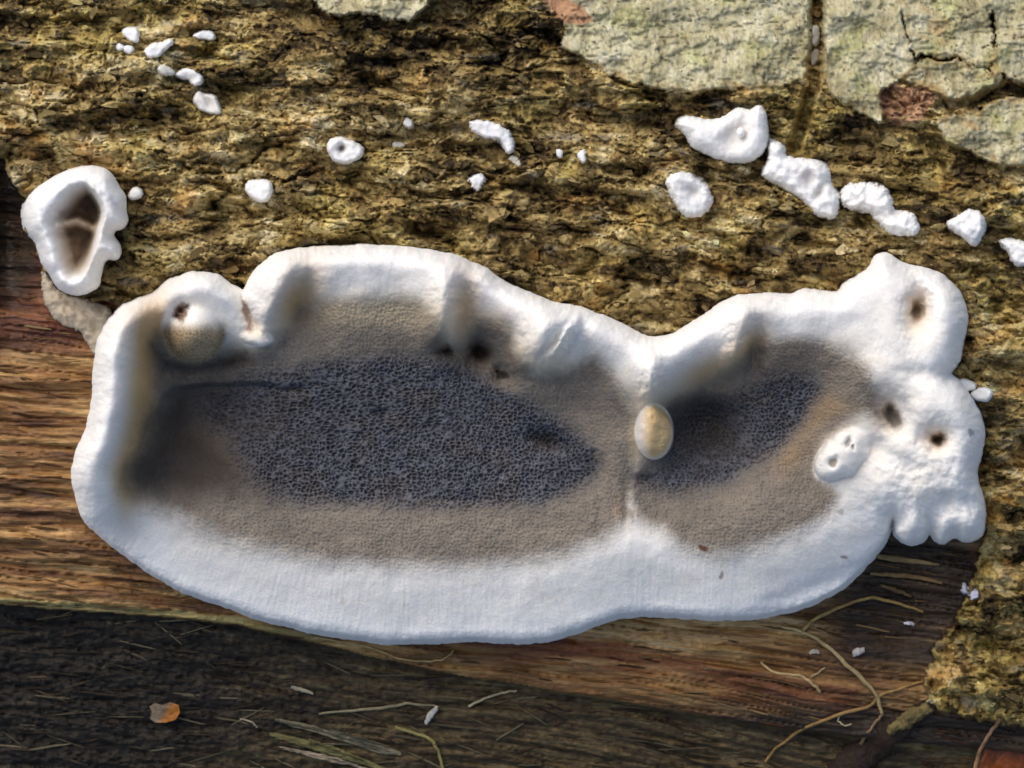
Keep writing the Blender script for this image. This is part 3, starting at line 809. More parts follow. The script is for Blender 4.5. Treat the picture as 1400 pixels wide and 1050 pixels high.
peg = 1 - ((x - 894) / 27) ** 2 - ((y - 590) / 39) ** 2
FC = mixc(FC, flat(238, 230, 216), sstep(-0.05, 0.1, peg))
FC = mixc(FC, flat(212, 178, 120), 0.9 * sstep(-0.1, 0.4, peg) * sstep(872, 892, x + 3 * fbm(x / 9, y / 9, 335, 2)))
FC = mixc(FC, flat(238, 230, 216), sstep(-0.2, 0.3, 1 - ((x - 350) / 24) ** 2 - ((y - 463) / 12) ** 2))
# bruises, darker colour in the pits and dents, soil crumbs
for cx, cy, r, ry, ang, c, k in [(247,427,8,11,20,(118,86,62),0.9),(337,430,4,20,-14,(150,112,84),0.7),(740,600,16,7,10,(58,52,48),0.7),(1256,424,7,14,10,(150,124,92),0.7),
        (1139,632,4,5,40,(150,138,118),0.8),(1159,605,5,3,-60,(128,122,116),0.7),(1166,612,2.5,2.5,0,(120,114,106),0.7),(1220,568,9,17,-20,(112,104,94),0.8),(1282,600,9,8,0,(134,110,82),0.8),(962,749,6,4,10,(98,62,40),0.95),(986,786,3,5,0,(130,104,80),0.7),(1155,762,4,2,-10,(120,100,80),0.7),
        (1326,590,4,5,0,(120,120,130),0.7),(1150,700,4,3,0,(150,140,120),0.5),(845,690,6,20,10,(170,150,124),0.5),(520,566,8,5,0,(54,54,60),0.6),(400,533,14,3,5,(52,50,52),0.7),
        (686,512,9,4,35,(44,38,32),0.8),(656,482,9,9,0,(70,56,42),0.7),(609,477,8,6,0,(96,72,52),0.7),(468,822,2,6,0,(205,194,176),0.5),(553,826,1.5,4,0,(200,190,174),0.5)]:
    FC = mixc(FC, flat(*c), k * sstep(0.25, 0.85, 1.1 * gauss(xw, yw, cx, cy, r, ry, ang) + 0.15 * fbm(x / 4, y / 4, 337, 2)))

Z = base_height(x, y) * 0.75 - 6 + F
Z = np.where(fd < 0, Z - (0 - fd) * 9, Z)
Z = np.where(fd < 3, Z - 14 * sstep(3, -6, fd), Z)
FV = world_xyz(x, y, Z)
FF = grid_faces(len(FXS), len(FYS))
FF = FF[live[FF].all(1)]
FN = vert_normals(FV, FF)
zone = np.where(k_grey > 0.5, 2, np.where(k_tan > 0.55, 1, 0))
lobe_u = inside(x, y, [(1146,401),(1180,440),(1215,470),(1250,500),(1297,511),(1400,520),(1400,300),(1150,300)])
lobe_r = inside(x, y, [(1215,470),(1250,500),(1297,511),(1400,520),(1400,650),(1300,640),(1230,630),(1205,560)])
lobe_l = inside(x, y, [(1400,650),(1300,640),(1230,630),(1190,690),(1221,708),(1200,760),(1400,800)])
lobe_w = inside(x, y, [(60,800),(60,380),(336,330),(337,420),(300,470),(215,470),(205,560),(185,640),(165,700),(110,720)])
zone = np.where((zone == 0) & lobe_u, 3, np.where((zone == 0) & lobe_r, 4, np.where((zone == 0) & lobe_l, 5, zone)))
zone = np.where(np.hypot(x - 268, y - 450) < 43, np.where(y > 446, 6, zone), zone)
ta = math.radians(-42); ku = (x - 1152) * math.cos(ta) + (y - 622) * math.sin(ta); kv = -(x - 1152) * math.sin(ta) + (y - 622) * math.cos(ta)
oval = 1 - (ku / 46) ** 2 - (kv / 28) ** 2
zone = np.where(oval > 0, 7, zone)
peg = 1 - ((x - 893) / 26) ** 2 - ((y - 588) / 40) ** 2
zone = np.where(peg > 0, 8, zone)
fz = zone[FF[:, 0]]
fung = empty("bracket_fungus", (0, 0, 0))
tag(fung, "large spreading white rimmed fungus with tan and grey porous hollows in the middle", "fungus")
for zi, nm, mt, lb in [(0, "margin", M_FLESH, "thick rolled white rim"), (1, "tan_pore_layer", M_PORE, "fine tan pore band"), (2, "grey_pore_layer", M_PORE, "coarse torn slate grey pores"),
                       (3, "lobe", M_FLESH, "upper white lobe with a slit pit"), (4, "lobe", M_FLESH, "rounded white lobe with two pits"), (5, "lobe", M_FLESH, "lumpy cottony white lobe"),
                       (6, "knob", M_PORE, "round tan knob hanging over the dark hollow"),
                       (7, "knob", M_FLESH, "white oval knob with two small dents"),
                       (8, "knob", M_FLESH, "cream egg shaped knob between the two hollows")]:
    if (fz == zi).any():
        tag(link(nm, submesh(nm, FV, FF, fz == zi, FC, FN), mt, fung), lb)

def fung_height(px, py):
    i = np.clip(((np.asarray(px) - FXS[0]) / STEP).round().astype(int), 0, len(FXS) - 1)
    j = np.clip(((np.asarray(py) - FYS[0]) / STEP).round().astype(int), 0, len(FYS) - 1)
    return Z.reshape(len(FYS), len(FXS))[j, i]

# rounded knobs growing on the large fungus
def knob(name, cx, cy, zc, a, b, c, ang, col_fn, parent, mat, seed, dents=(), taper=0.0, nu=72, nv=44):
    th = np.linspace(0, 2 * math.pi, nu, endpoint=False); ph = np.linspace(0.02, math.pi - 0.02, nv)
    T, P = np.meshgrid(th, ph)
    sx_ = np.sin(P) * np.cos(T); sy_ = np.sin(P) * np.sin(T); sz_ = np.cos(P)
    r = 1 + 0.06 * fbm(sx_ * 1.6 + seed, sy_ * 1.6 + sz_, seed, 3) + 0.012 * fbm(sx_ * 9, sy_ * 9 + sz_ * 5, seed + 1, 2)
    uu = a * sx_ * r * (1 - taper * sy_); vv = b * sy_ * r; zz = c * sz_ * r
    for du, dv, dr, dd in dents:
        zz = zz - dd * np.exp(-0.5 * (((uu - du) / dr) ** 2 + ((vv - dv) / dr) ** 2)) * (sz_ > 0)
    t = math.radians(ang)
    X = cx + uu * math.cos(t) - vv * math.sin(t); Y = cy + uu * math.sin(t) + vv * math.cos(t)
    V = world_xyz(X.ravel(), Y.ravel(), (zc + zz).ravel())
    i = np.arange(nu * nv).reshape(nv, nu); j = np.roll(i, -1, 1)
    # picture y runs down, so this winding faces outwards
    Fq = np.stack([i[:-1], j[:-1], j[1:], i[1:]], -1).reshape(-1, 4)
    N = vert_normals(V, Fq)
    if (N * (V - V.mean(0))).sum() < 0:
        Fq = Fq[:, ::-1]
    me = mesh_from(name, V, Fq, col_fn(uu.ravel(), vv.ravel(), zz.ravel(), X.ravel(), Y.ravel()))
    return link(name, me, mat, parent)

def const_col(*c):
    return lambda u, v, z, X, Y: np.tile(lin(*c), (len(u), 1))
zf = lambda px, py: float(fung_height(px, py))

# ------------------------------------------------------------------ small fungi: domed cushions grown from an outline
CUSHIONS = []
def cushion(name, outline, height, label_, group=None, seed=0, edge=None, pits=(), cup=None, color=(240, 239, 236), fuzz=1.0, step=1.2, parent=None, lump=0.12, sink=10, cat="fungus", part_fn=None):
    o = np.asarray(outline, float); CUSHIONS.append(o)
    x0, y0 = o.min(0) - 8; x1, y1 = o.max(0) + 8
    xs = np.arange(x0, x1, step); ys = np.arange(y0, y1, step)
    a, b = [q.ravel() for q in np.meshgrid(xs, ys)]
    d = sdist(a, b, o) + fuzz * (2.2 * fbm(a / 11, b / 11, seed + 1, 2) + 1.5 * sstep(9, 2, sdist(a, b, o)) * fbm(a / 3.2, b / 3.2, seed + 2, 2))
    edge = edge or max(6.0, 0.5 * d.max())
    t = np.clip((d + 2) / edge, 0, 1)
    e = np.sqrt(1 - (1 - t) ** 2)
    h = height * e * (1 + lump * 1.6 * fbm(a / 17, b / 17, seed + 3, 2)) + 0.3 * fuzz * fbm(a / 3, b / 3, seed + 4, 2)
    c = np.tile(lin(*color), (len(a), 1))
    for (cx, cy, r, ry, ang, dep, pc, pk) in pits:
        g = gauss(a, b, cx, cy, r, ry, ang)
        h = h - dep * g
        c = mixc(c, np.tile(lin(*pc), (len(a), 1)), np.clip(g * 1.2, 0, 1) * pk)
    if cup:
        h, c = cup(a, b, h, c, d)
    cx, cy = o.mean(0)
    ring = log_height(o[:, 0], o[:, 1])
    inn = log_height(a[d > 2], b[d > 2]) if (d > 2).any() else ring
    ground_h = max(float(np.median(ring)), float(np.percentile(inn, 92)) - 0.12 * height)
    local = 0.4 * (log_height(np.clip(a, -30, 1430), b) - ground_h)
    # the foot follows the bark a little and runs down into it
    sm = np.polyfit(o[:, 0] - cx, ring, 1)[0] if len(o) > 3 else 0
    z = ground_h - 2 + h + sm * 0.5 * (a - cx)
    z = np.where(d < 0, z - 6 * np.clip(-d, 0, 10) - sink * sstep(0, -3, d), z)
    V = world_xyz(a, b, z)
    Fq = grid_faces(len(xs), len(ys)); Fq = Fq[(d > -6)[Fq].all(1)]
    N = vert_normals(V, Fq)
    pm = part_fn(a, b) if part_fn else None
    me = submesh(name, V, Fq, np.ones(len(Fq), bool), c, N)
    ob = link(name, me, M_FLESH, parent)
    tag(ob, label_, None if parent else cat, group)
    if part_fn:
        ob.data = submesh(name, V, Fq, ~pm[Fq[:, 0]], c, N); ob.data.materials.append(M_FLESH)
        tag(link("hollow", submesh("hollow", V, Fq, pm[Fq[:, 0]], c, N), M_PORE, ob), "brown porous hollow")
    return ob

def ell(cx, cy, a, b, ang=0, n=20, wob=0.08, seed=0):
    t = np.linspace(0, 2 * math.pi, n, endpoint=False); k = math.radians(ang)
    r = 1 + wob * np.sin(t * 2 + seed) + wob * np.sin(t * 3 + seed * 2.3)
    u = a * r * np.cos(t); v = b * r * np.sin(t)
    return np.stack([cx + u * math.cos(k) - v * math.sin(k), cy + u * math.sin(k) + v * math.cos(k)], -1)

# the cup at the left
CAV = smooth_loop([(118,262),(132,274),(138,290),(135,304),(128,328),(120,350),(106,366),(98,360),(92,330),(84,306),(97,284)], 2)
def cup_shape(a, b, h, c, d):
    cv = sdist(a, b, CAV)
    k = sstep(-26, 10, cv)
    k = np.maximum(k, 0)
    side = sstep(96, 130, a)
    k2 = sstep(-8 - 20 * (1 - side), 8, cv)
    h = h - 84 * k2 * (0.8 + 0.2 * side)
    rib = seg_dist(a, b, [(82, 308), (106, 303), (136, 316)])
    h = h + 30 * sstep(13, 1, rib) * k2
    col = np.tile(lin(176, 152, 118), (len(a), 1))
    c = mixc(c, col, 0.85 * sstep(-22, 6, cv) * (1 - 0.6 * sstep(118, 134, a) * (cv < 0)))
    inner = np.tile(lin(112, 92, 72), (len(a), 1))
    c = mixc(c, inner, sstep(-2, 8, cv) * (1 - 0.7 * sstep(8, 2, rib)))
    c = mixc(c, np.tile(lin(186, 182, 190), (len(a), 1)), 0.8 * gauss(a, b, 155, 277, 4, 6))
    h = h - 6 * gauss(a, b, 155, 277, 4, 6)
    return h, c
cushion("cup_fungus", CUP, 100, "ear shaped white fungus with a brown hollow, left of the large fungus", seed=500, edge=24, cup=cup_shape, fuzz=0.25, lump=0.03, sink=30, part_fn=lambda a, b: sdist(a, b, CAV) > 0)
cushion("thin_crust", smooth_loop([(60,362),(78,396),(110,408),(150,420),(160,470),(136,492),(120,468),(108,452),(86,444),(66,424),(58,395)], 2), 26,
        "thin greyish tan crust below the ear shaped fungus", seed=510, edge=22, color=(186, 172, 150), fuzz=1.2, lump=0.3, parent=fung)

W_ = (240, 239, 236)
shade = (196, 190, 182)
SM = "small white fungus cushions scattered on the bark"
cushion("fungus_cushion", smooth_loop([(927,170),(939,161),(965,164),(986,162),(1007,149),(1025,151),(1037,145),(1046,154),(1049,186),(1043,207),(1025,221),(993,222),(968,211),(946,200),(938,186)], 3),
        44, "white leaf shaped fungus with a shallow hollow holding a tiny bead", SM, 520, edge=22, pits=((1008,182,13,20,30,22,(205,196,184),0.5),), lump=0.05, fuzz=0.7)
tag(knob("bead", 1013, 181, float(log_height(1000, 225)) + 28, 6, 7, 8, 0, const_col(240, 239, 236), bpy.data.objects["fungus_cushion"], M_FLESH, 521, nu=24, nv=16), "tiny white bead in the hollow")
cushion("fungus_cushion", smooth_loop([(911,250),(921,237),(943,239),(966,256),(973,275),(964,292),(943,296),(925,282)], 3), 30,
        "oval white cushion with one shallow dimple below the leaf shaped fungus", SM, 530, pits=((947,261,8,6,30,10,shade,0.5),), fuzz=1.3)
cushion("fungus_cushion", smooth_loop([(1054,195),(1071,200),(1075,214),(1114,220),(1132,232),(1134,250),(1146,268),(1146,286),(1139,299),(1114,293),(1093,271),(1064,254),(1043,239),(1051,218)], 3), 36,
        "long knobbly white cushion with two dimples running down right of the leaf shaped fungus", SM, 540, edge=18, pits=((1105,245,7,9,20,12,shade,0.6),(1121,262,4,10,30,14,shade,0.6)), fuzz=1.0, lump=0.12)
cushion("fungus_cushion", smooth_loop([(1150,264),(1164,252),(1204,255),(1218,271),(1224,287),(1246,293),(1256,307),(1251,320),(1221,321),(1204,307),(1186,289),(1164,286),(1152,279)], 3), 32,
        "white chain shaped cushion between the knobbly one and the pointed one", SM, 550, edge=16, pits=((1224,290,6,5,0,8,shade,0.4),), fuzz=1.4, lump=0.2)
cushion("fungus_cushion", smooth_loop([(1296,307),(1310,296),(1326,287),(1343,294),(1345,312),(1334,334),(1315,322)], 3), 32, "pointed white cushion above right of the large fungus's top lobe", SM, 560, fuzz=1.0)
cushion("fungus_cushion", smooth_loop([(1366,330),(1384,328),(1405,333),(1430,340),(1428,366),(1400,364),(1384,358),(1379,345)], 3), 28, "white cushion cut off by the right picture edge", SM, 570, fuzz=1.2)
cushion("fungus_cushion", ell(471,206,23,18,8,seed=1), 26, "white ring shaped cushion with a small central hole", SM, 580, pits=((467,203,4,4,0,14,(150,140,130),0.8),), fuzz=0.6)
cushion("fungus_cushion", ell(355,260,17,16,20,seed=2), 24, "round white ball shaped cushion left of the ring shaped one", SM, 590, fuzz=0.6)
cushion("fungus_cushion", ell(186,265,8.5,8,0,seed=3), 14, "tiny white bead right of the ear shaped fungus", SM, 600, fuzz=0.5)
cushion("fungus_cushion", smooth_loop([(642,168),(655,166),(674,168),(690,176),(700,190),(702,206),(692,208),(684,192),(668,188),(650,182)], 3), 20, "white bean shaped cushion bent downward at its right end", SM, 610, fuzz=1.2)
cushion("fungus_cushion", ell(652,249,12,9,0,seed=4,wob=0.15), 13, "small ragged white cushion below the bent bean shaped one", SM, 620, fuzz=1.8)
cushion("fungus_cushion", ell(180,48,12,8,30,seed=5), 14, "small white egg shaped cushion, topmost of the group at upper left", SM, 630, fuzz=0.7)
cushion("fungus_cushion", ell(164,64,5.5,5,0,seed=6), 8, "tiny white dot, leftmost of the group at upper left", SM, 640, fuzz=0.5)
cushion("fungus_cushion", ell(176,68,6.5,6,0,seed=7), 10, "tiny white bead under the egg shaped cushion at upper left", SM, 650, fuzz=0.5)
cushion("fungus_cushion", smooth_loop([(199,70),(206,62),(218,60),(230,55),(236,58),(226,68),(216,77),(204,78)], 3), 13, "white wedge shaped cushion with a thin tail at upper left", SM, 660, fuzz=1.0)
cushion("fungus_cushion", ell(280,49,13,7,5,seed=8), 11, "low white cushion, rightmost and highest on the upper left bark", SM, 670, fuzz=0.9)
cushion("fungus_cushion", ell(226,96,11,6,25,seed=9), 11, "small greyish white cushion touching left of the crescent shaped one", SM, 680, color=(222,218,208), fuzz=0.7)
cushion("fungus_cushion", smooth_loop([(240,103),(248,95),(262,94),(274,102),(276,112),(266,117),(258,110),(250,108)], 3), 16, "white crescent shaped cushion at upper left", SM, 690, pits=((256,108,7,4,0,6,shade,0.5),), fuzz=0.6)
cushion("fungus_cushion", smooth_loop([(265,134),(271,125),(280,128),(294,132),(300,146),(304,156),(292,156),(278,152),(268,144)], 3), 18, "greyish white folded cushion below the crescent shaped one", SM, 700, color=(226,222,214), pits=((284,138,9,3,60,7,shade,0.5),), fuzz=0.7)
cushion("fungus_cushion", ell(558,168,7,6.5,0,seed=10), 9, "small fuzzy white dot between ring and bean shaped cushions", SM, 710, fuzz=1.3)
cushion("fungus_cushion", ell(544,199,10,4.5,-6,seed=11), 6, "faint flat white smear right of the ring shaped cushion", SM, 720, color=(214,208,196), fuzz=1.2)
cushion("fungus_cushion", ell(765,210,4.5,5,0,seed=12), 7, "tiny white fleck, left one of a pair above the rim's middle", SM, 730, fuzz=0.8)
cushion("fungus_cushion", ell(796,213,5.5,8.5,0,seed=13), 9, "small upright white fleck, right one of a pair above the rim's middle", SM, 740, fuzz=1.0)
cushion("fungus_cushion", ell(704,220,9,5,40,seed=14), 5, "faint white streak under the bent bean shaped cushion", SM, 750, color=(206,198,182), fuzz=1.4)
cushion("fungus_cushion", ell(1321,527,12,9,20,seed=15), 16, "small white cushion touching the large fungus's right lobe", SM, 760, fuzz=0.6)
cushion("fungus_cushion", ell(1343,539,14,9,10,seed=16), 16, "small white cushion right beside its twin at the large fungus's right lobe", SM, 770, fuzz=0.7)
cushion("fungus_cushion", ell(1115,49,6.5,13,5,seed=17), 14, "white plug in the upper part of the bark crack", SM, 780, color=(220,218,210), fuzz=0.9)
cushion("fungus_cushion", ell(1114,78,6,11,18,seed=18), 12, "greyish white plug in the bark crack below the other one", SM, 790, color=(196,192,180), fuzz=0.9)
cushion("white_crumb", ell(1318,806,5,7,0,seed=19), 8, "left crumb of the white pair in the dark hollow at right", None, 800, color=(214,214,224), fuzz=2.2)
cushion("white_crumb", ell(1331,812,6,8,0,seed=20), 8, "right crumb of the white pair in the dark hollow at right", None, 810, color=(206,206,220), fuzz=2.4)

# ------------------------------------------------------------------ rootlets, fibres and splinters lying on the wood
def tube(name, pts, r0, r1, lift, col, label_, group=None, cat="rootlet", flat_=1.0, seed=0, parent=None, sides=7, mid_lift=0.0, mat=None, rmid=None, rough=0.0):
    if cat == "rootlet" and parent is None:
        r0, r1, rmid = r0 * 0.82, r1 * 0.82, (rmid * 0.85 if rmid else None)
    p = smooth_loop(pts, 16 if rough else 8, closed=False)
    n = len(p); t = np.linspace(0, 1, n)
    p = p + np.stack([1.3 * fbm(t * 9, t * 0 + seed, seed, 2), 1.3 * fbm(t * 9, t * 0 + seed + 5, seed + 1, 2)], -1) * 1.5
    hz = log_height(p[:, 0], p[:, 1])
    k = np.ones(9) / 9.0
    hp = np.pad(hz, 4, mode='edge')
    hs = np.maximum(np.convolve(hp, k, 'valid'), np.convolve(np.pad(np.maximum(hz, 0) * 0 + hz, 4, mode='edge'), k, 'valid'))
    z = hs + lift + mid_lift * np.sin(math.pi * t)
    r = (r0 + (r1 - r0) * t) if rmid is None else np.interp(t, [0, 0.5, 1], [r0, rmid, r1])
    r = r * (1 + 0.22 * fbm(t * n / 7.0, t * 0, seed + 3, 2))
    d = np.gradient(p, axis=0); d /= np.linalg.norm(d, axis=1, keepdims=True) + 1e-9
    nrm = np.stack([-d[:, 1], d[:, 0]], -1)
    V = []; r_base = r
    for s in range(sides):
        a = 2 * math.pi * s / sides
        if rough:
            r = r_base * (1 + rough * fbm(t * n / 5.0 + 3 * math.cos(a), t * n / 9.0 + 3 * math.sin(a), seed + 7, 3))
        V.append(np.stack([p[:, 0] + nrm[:, 0] * math.cos(a) * r, p[:, 1] + nrm[:, 1] * math.cos(a) * r, z + math.sin(a) * r * flat_], -1))
    V = np.stack(V, 1).reshape(-1, 3)
    i = np.arange(n * sides).reshape(n, sides); j = np.roll(i, -1, 1)
    Fq = np.stack([i[:-1], i[1:], j[1:], j[:-1]], -1).reshape(-1, 4)
    P = world_xyz(V[:, 0], V[:, 1], V[:, 2])
    N = vert_normals(P, Fq); cen = np.repeat(world_xyz(p[:, 0], p[:, 1], z), sides, 0)
    if (N * (P - cen)).sum() < 0:
        Fq = Fq[:, ::-1]
    c = lin(*col)[None] * (1 + 0.45 * fbm(V[:, 0] / 12, V[:, 1] / 12, seed + 4, 3))[:, None]
    ob = link(name, mesh_from(name, P, Fq, np.clip(c, 0, 1)), mat or M_FIBRE, parent)
    tag(ob, label_, None if parent else cat, group)
    return ob

RT = "thin rootlets lying on the bare wood"
tube("rootlet", [(1098,862),(1112,848),(1135,836),(1170,822),(1200,818),(1230,826),(1262,836)], 3.0, 2.6, 5, (150,124,72), "arching tan rootlet below the large fungus's right end", RT, seed=601, mid_lift=10)
tube("rootlet", [(1068,856),(1098,864),(1128,882),(1158,908),(1180,930),(1198,950),(1206,976)], 2.2, 3.0, 5, (168,148,104), "pale jointed rootlet descending right from under the arching one", RT, seed=602, mid_lift=6, rmid=3.6)
tube("rootlet", [(1046,1042),(1064,1020),(1100,996),(1150,976),(1186,966),(1206,950),(1234,940),(1262,932)], 2.2, 2.4, 5, (142,112,66), "brown rootlet rising from the bottom edge to the bark chunk", RT, seed=603, rmid=3.2)
tube("rootlet", [(1040,905),(1056,918),(1080,922),(1100,926),(1114,938),(1122,946)], 2.2, 2.8, 4, (176,150,104), "short crooked pale rootlet left of the jointed one", RT, seed=604)
tube("rootlet", [(1108,926),(1118,920),(1128,912)], 2.2, 1.2, 5, (168,146,104), "tiny side twig on the crooked pale rootlet", RT, seed=605)
tube("rootlet", [(1176,1018),(1188,1000),(1200,984),(1208,976)], 3.0, 2.2, 5, (138,112,80), "short brown rootlet leaning on the dark root near the bottom", RT, seed=606)
tube("rootlet", [(430,872),(500,884),(545,900),(580,904),(604,902),(620,890)], 1.6, 1.8, 4, (166,142,96), "thin curved fibre hooked upward, under the large fungus's lower edge", RT, seed=607)
tube("rootlet", [(436,976),(470,972),(520,968),(560,962),(600,966)], 1.4, 1.5, 4, (138,128,98), "long grey straw lying across the dark wood", RT, seed=608, rmid=3.0)
tube("rootlet", [(640,966),(660,956),(684,948),(706,944)], 2.4, 1.8, 5, (160,150,118), "short grey straw right of the long straw", RT, seed=609)
tube("rootlet", [(540,994),(565,1002),(590,1012),(600,1030),(606,1052)], 3.2, 2.6, 5, (150,138,82), "greenish straw bent sharply down at the bottom edge", RT, seed=610)
tube("rootlet", [(328,983),(342,986),(352,994)], 1.4, 1.6, 4, (160,146,120), "tiny curled pale fibre right of the orange fragment", RT, seed=611)
tube("rootlet", [(1150,976),(1146,984),(1154,992),(1164,990)], 1.2, 1.4, 4, (176,160,130), "tiny hooked fibre under the brown rootlet", RT, seed=612)
SP = "pale slivers on the dark wood"
tube("wood_sliver", [(582,990),(588,978),(598,967)], 1.8, 2.6, 7, (196,192,180), "white upright sliver on the dark wood", SP, "sliver", seed=620, rmid=5, flat_=0.5)
tube("wood_sliver", [(398,939),(412,943),(428,948)], 2.2, 1.6, 6, (150,142,120), "short pale sliver above the long straw", SP, "sliver", seed=621, rmid=3.2, flat_=0.5)
tube("wood_sliver", [(1106,893),(1114,890),(1120,893)], 2.0, 2.0, 5, (176,166,150), "small pale chip left of the jointed rootlet", SP, "sliver", seed=622, rmid=3.8, flat_=0.6)
tube("wood_sliver", [(1166,896),(1172,891),(1182,888)], 3.0, 3.0, 6, (168,164,158), "grey papery chip right of the jointed rootlet", SP, "sliver", seed=623, rmid=6, flat_=0.6)
tube("wood_sliver", [(1236,852),(1244,852),(1250,854)], 1.6, 1.6, 5, (206,204,210), "white chip on the black wood near the bark chunk", SP, "sliver", seed=624, rmid=3.0, flat_=0.6)
tube("wood_sliver", [(1188,758),(1210,762),(1240,766),(1284,772)], 2.5, 2.0, 9, (134,112,74), "tan fibre just under the large fungus's right lobe, upper one", SP, "sliver", seed=625, rmid=4.4, flat_=0.7)
tube("wood_sliver", [(1190,784),(1220,786),(1260,790),(1288,797)], 2.0, 2.0, 9, (126,102,66), "tan fibre under the large fungus's right lobe, lower one", SP, "sliver", seed=626, rmid=3.6, flat_=0.7)
tube("wood_sliver", [(1204,800),(1222,806),(1246,815)], 1.6, 1.6, 8, (110,90,62), "short dull fibre, lowest of three under the right lobe", SP, "sliver", seed=627, rmid=3.4, flat_=0.7)
def strip(pts, w, col, label_, seed, strands):
    ob = tube("wood_strip", pts, w * 0.3, w * 0.4, 5, col, label_, "torn strips at the bottom", "strip", seed=seed, rmid=w, flat_=0.4, mat=M_ROT)
    pts = np.array(pts, float)
    for k in range(strands):
        o_ = (k / max(strands - 1, 1) - 0.5) * 1.7 * w
        a_, b_ = sorted(rg_s.uniform(0, 1, 2)); a_ = min(a_, 0.35); b_ = max(b_, 0.65)
        T = np.linspace(a_, b_, 6); L_ = np.linspace(0, 1, len(pts))
        q = np.stack([np.interp(T, L_, pts[:, 0]), np.interp(T, L_, pts[:, 1]) + o_ * np.sin(math.pi * (0.15 + 0.7 * T)) + rg_s.normal(0, 0.8, 6)], -1)
        c = tuple(np.clip(np.array(col) * rg_s.uniform(0.7, 1.2), 0, 255))
        tube("fibre", q, 0.7, 0.7, 6 + rg_s.uniform(0, 2.5), c, None, seed=seed + k + 1, parent=ob, rmid=1.8, sides=5, mat=M_ROT)
    return ob
rg_s = np.random.default_rng(5)
strip([(376,984),(430,996),(480,1010),(530,1026),(548,1030)], 6.5, (112,106,84), "grey torn wood strip at the bottom, upper one of two", 630, 6)
strip([(368,1003),(420,1016),(470,1032),(530,1054)], 7, (112,106,64), "greenish torn wood strip at the bottom, lower one of two", 640, 6)
strip([(382,1021),(420,1029),(470,1043),(510,1053)], 2.4, (150,136,114), "thin pale strip cut off by the bottom edge", 650, 2)
root = tube("dark_root", [(1130,1090),(1165,1046),(1200,1014),(1240,986),(1276,962)], 30, 9, 2, (46,33,25), "dark brown root stub slanting up to the bark chunk at lower right", None, "root", seed=640, sides=30, flat_=0.75, rmid=21, mat=M_BARK, rough=0.35)
tube("bark_strip", [(1214,1002),(1240,984),(1272,966)], 4, 7, 16, (112,98,60), "yellowish bark remnant on its upper side", seed=641, parent=root, rmid=10, flat_=0.6, mat=M_BARK, rough=1.0, sides=20)

# leaf fragments
def leaf_piece(name, outline, height, col_fn, label_, bend, seed):
    o = np.asarray(outline, float); cx, cy = o.mean(0)
    n = 7; rings = []
    for k in range(n):
        rings.append((cx, cy) + (o - (cx, cy)) * (1 - k / n))
    P = np.concatenate(rings + [np.array([[cx, cy]])]); m = len(o)
    u = (P[:, 0] - cx); v = (P[:, 1] - cy)
    z = float(log_height(cx, cy)) + height + bend(u, v) + 1.6 * fbm(P[:, 0] / 7, P[:, 1] / 7, seed, 2)
    tv = world_xyz(P[:, 0], P[:, 1], z); bv = world_xyz(P[:, 0], P[:, 1], z - 2.0)
    V = np.concatenate([tv, bv]); off = len(P); tri = []
    for k in range(n - 1):
        for i in range(m):
            a, b, c, d = k * m + i, k * m + (i + 1) % m, (k + 1) * m + (i + 1) % m, (k + 1) * m + i
            tri += [(a, b, c), (a, c, d), (a + off, c + off, b + off), (a + off, d + off, c + off)]
    for i in range(m):
        a, b, c = (n - 1) * m + i, (n - 1) * m + (i + 1) % m, n * m
        tri += [(a, b, c), (a + off, c + off, b + off), (i, i + off, (i + 1) % m + off), (i, (i + 1) % m + off, (i + 1) % m)]
    cc = col_fn(P[:, 0], P[:, 1]); cc = np.concatenate([cc, cc])
    ob = link(name, mesh_from(name, V, np.array(tri), cc, smooth=False), M_LEAF)
    tag(ob, label_, "leaf")
    return ob
def orange_c(X, Y):
    k = sstep(222, 230, X + 0.4 * (Y - 975))
    return mixc(np.tile(lin(116, 100, 80), (len(X), 1)), np.tile(lin(160, 98, 18), (len(X), 1)), k)
leaf_piece("leaf_fragment", [(204,966),(212,961),(222,964),(232,960),(244,964),(246,974),(240,984),(226,988),(212,988),(205,982),(208,974)], 12, orange_c,
           "small orange and beige leaf fragment on the black wood at lower left", lambda u, v: 0.25 * u - 0.2 * v, 650)
def brown_c(X, Y):
    k = np.clip(sstep(1010, 1050, Y) + 0.5 * fbm(X / 12, Y / 12, 651, 3), 0, 1)
    return mixc(np.tile(lin(44, 24, 15), (len(X), 1)), np.tile(lin(140, 70, 22), (len(X), 1)), k)
leaf_piece("dead_leaf", [(1336,1062),(1338,1044),(1346,1024),(1356,1006),(1364,992),(1372,1002),(1384,1012),(1408,1022),(1430,1040),(1440,1066),(1390,1072)], 20, brown_c,
           "curled rusty brown dead leaf in the lower right corner", lambda u, v: 14 * sstep(-10, -40, u) - 0.006 * u * u, 652)
tube("midrib", [(1334,1052),(1338,1030),(1350,1008),(1362,990),(1368,984)], 3.0, 2.4, 36, (166,128,92), "pale curled edge", seed=653, parent=bpy.data.objects["dead_leaf"], mat=M_LEAF)

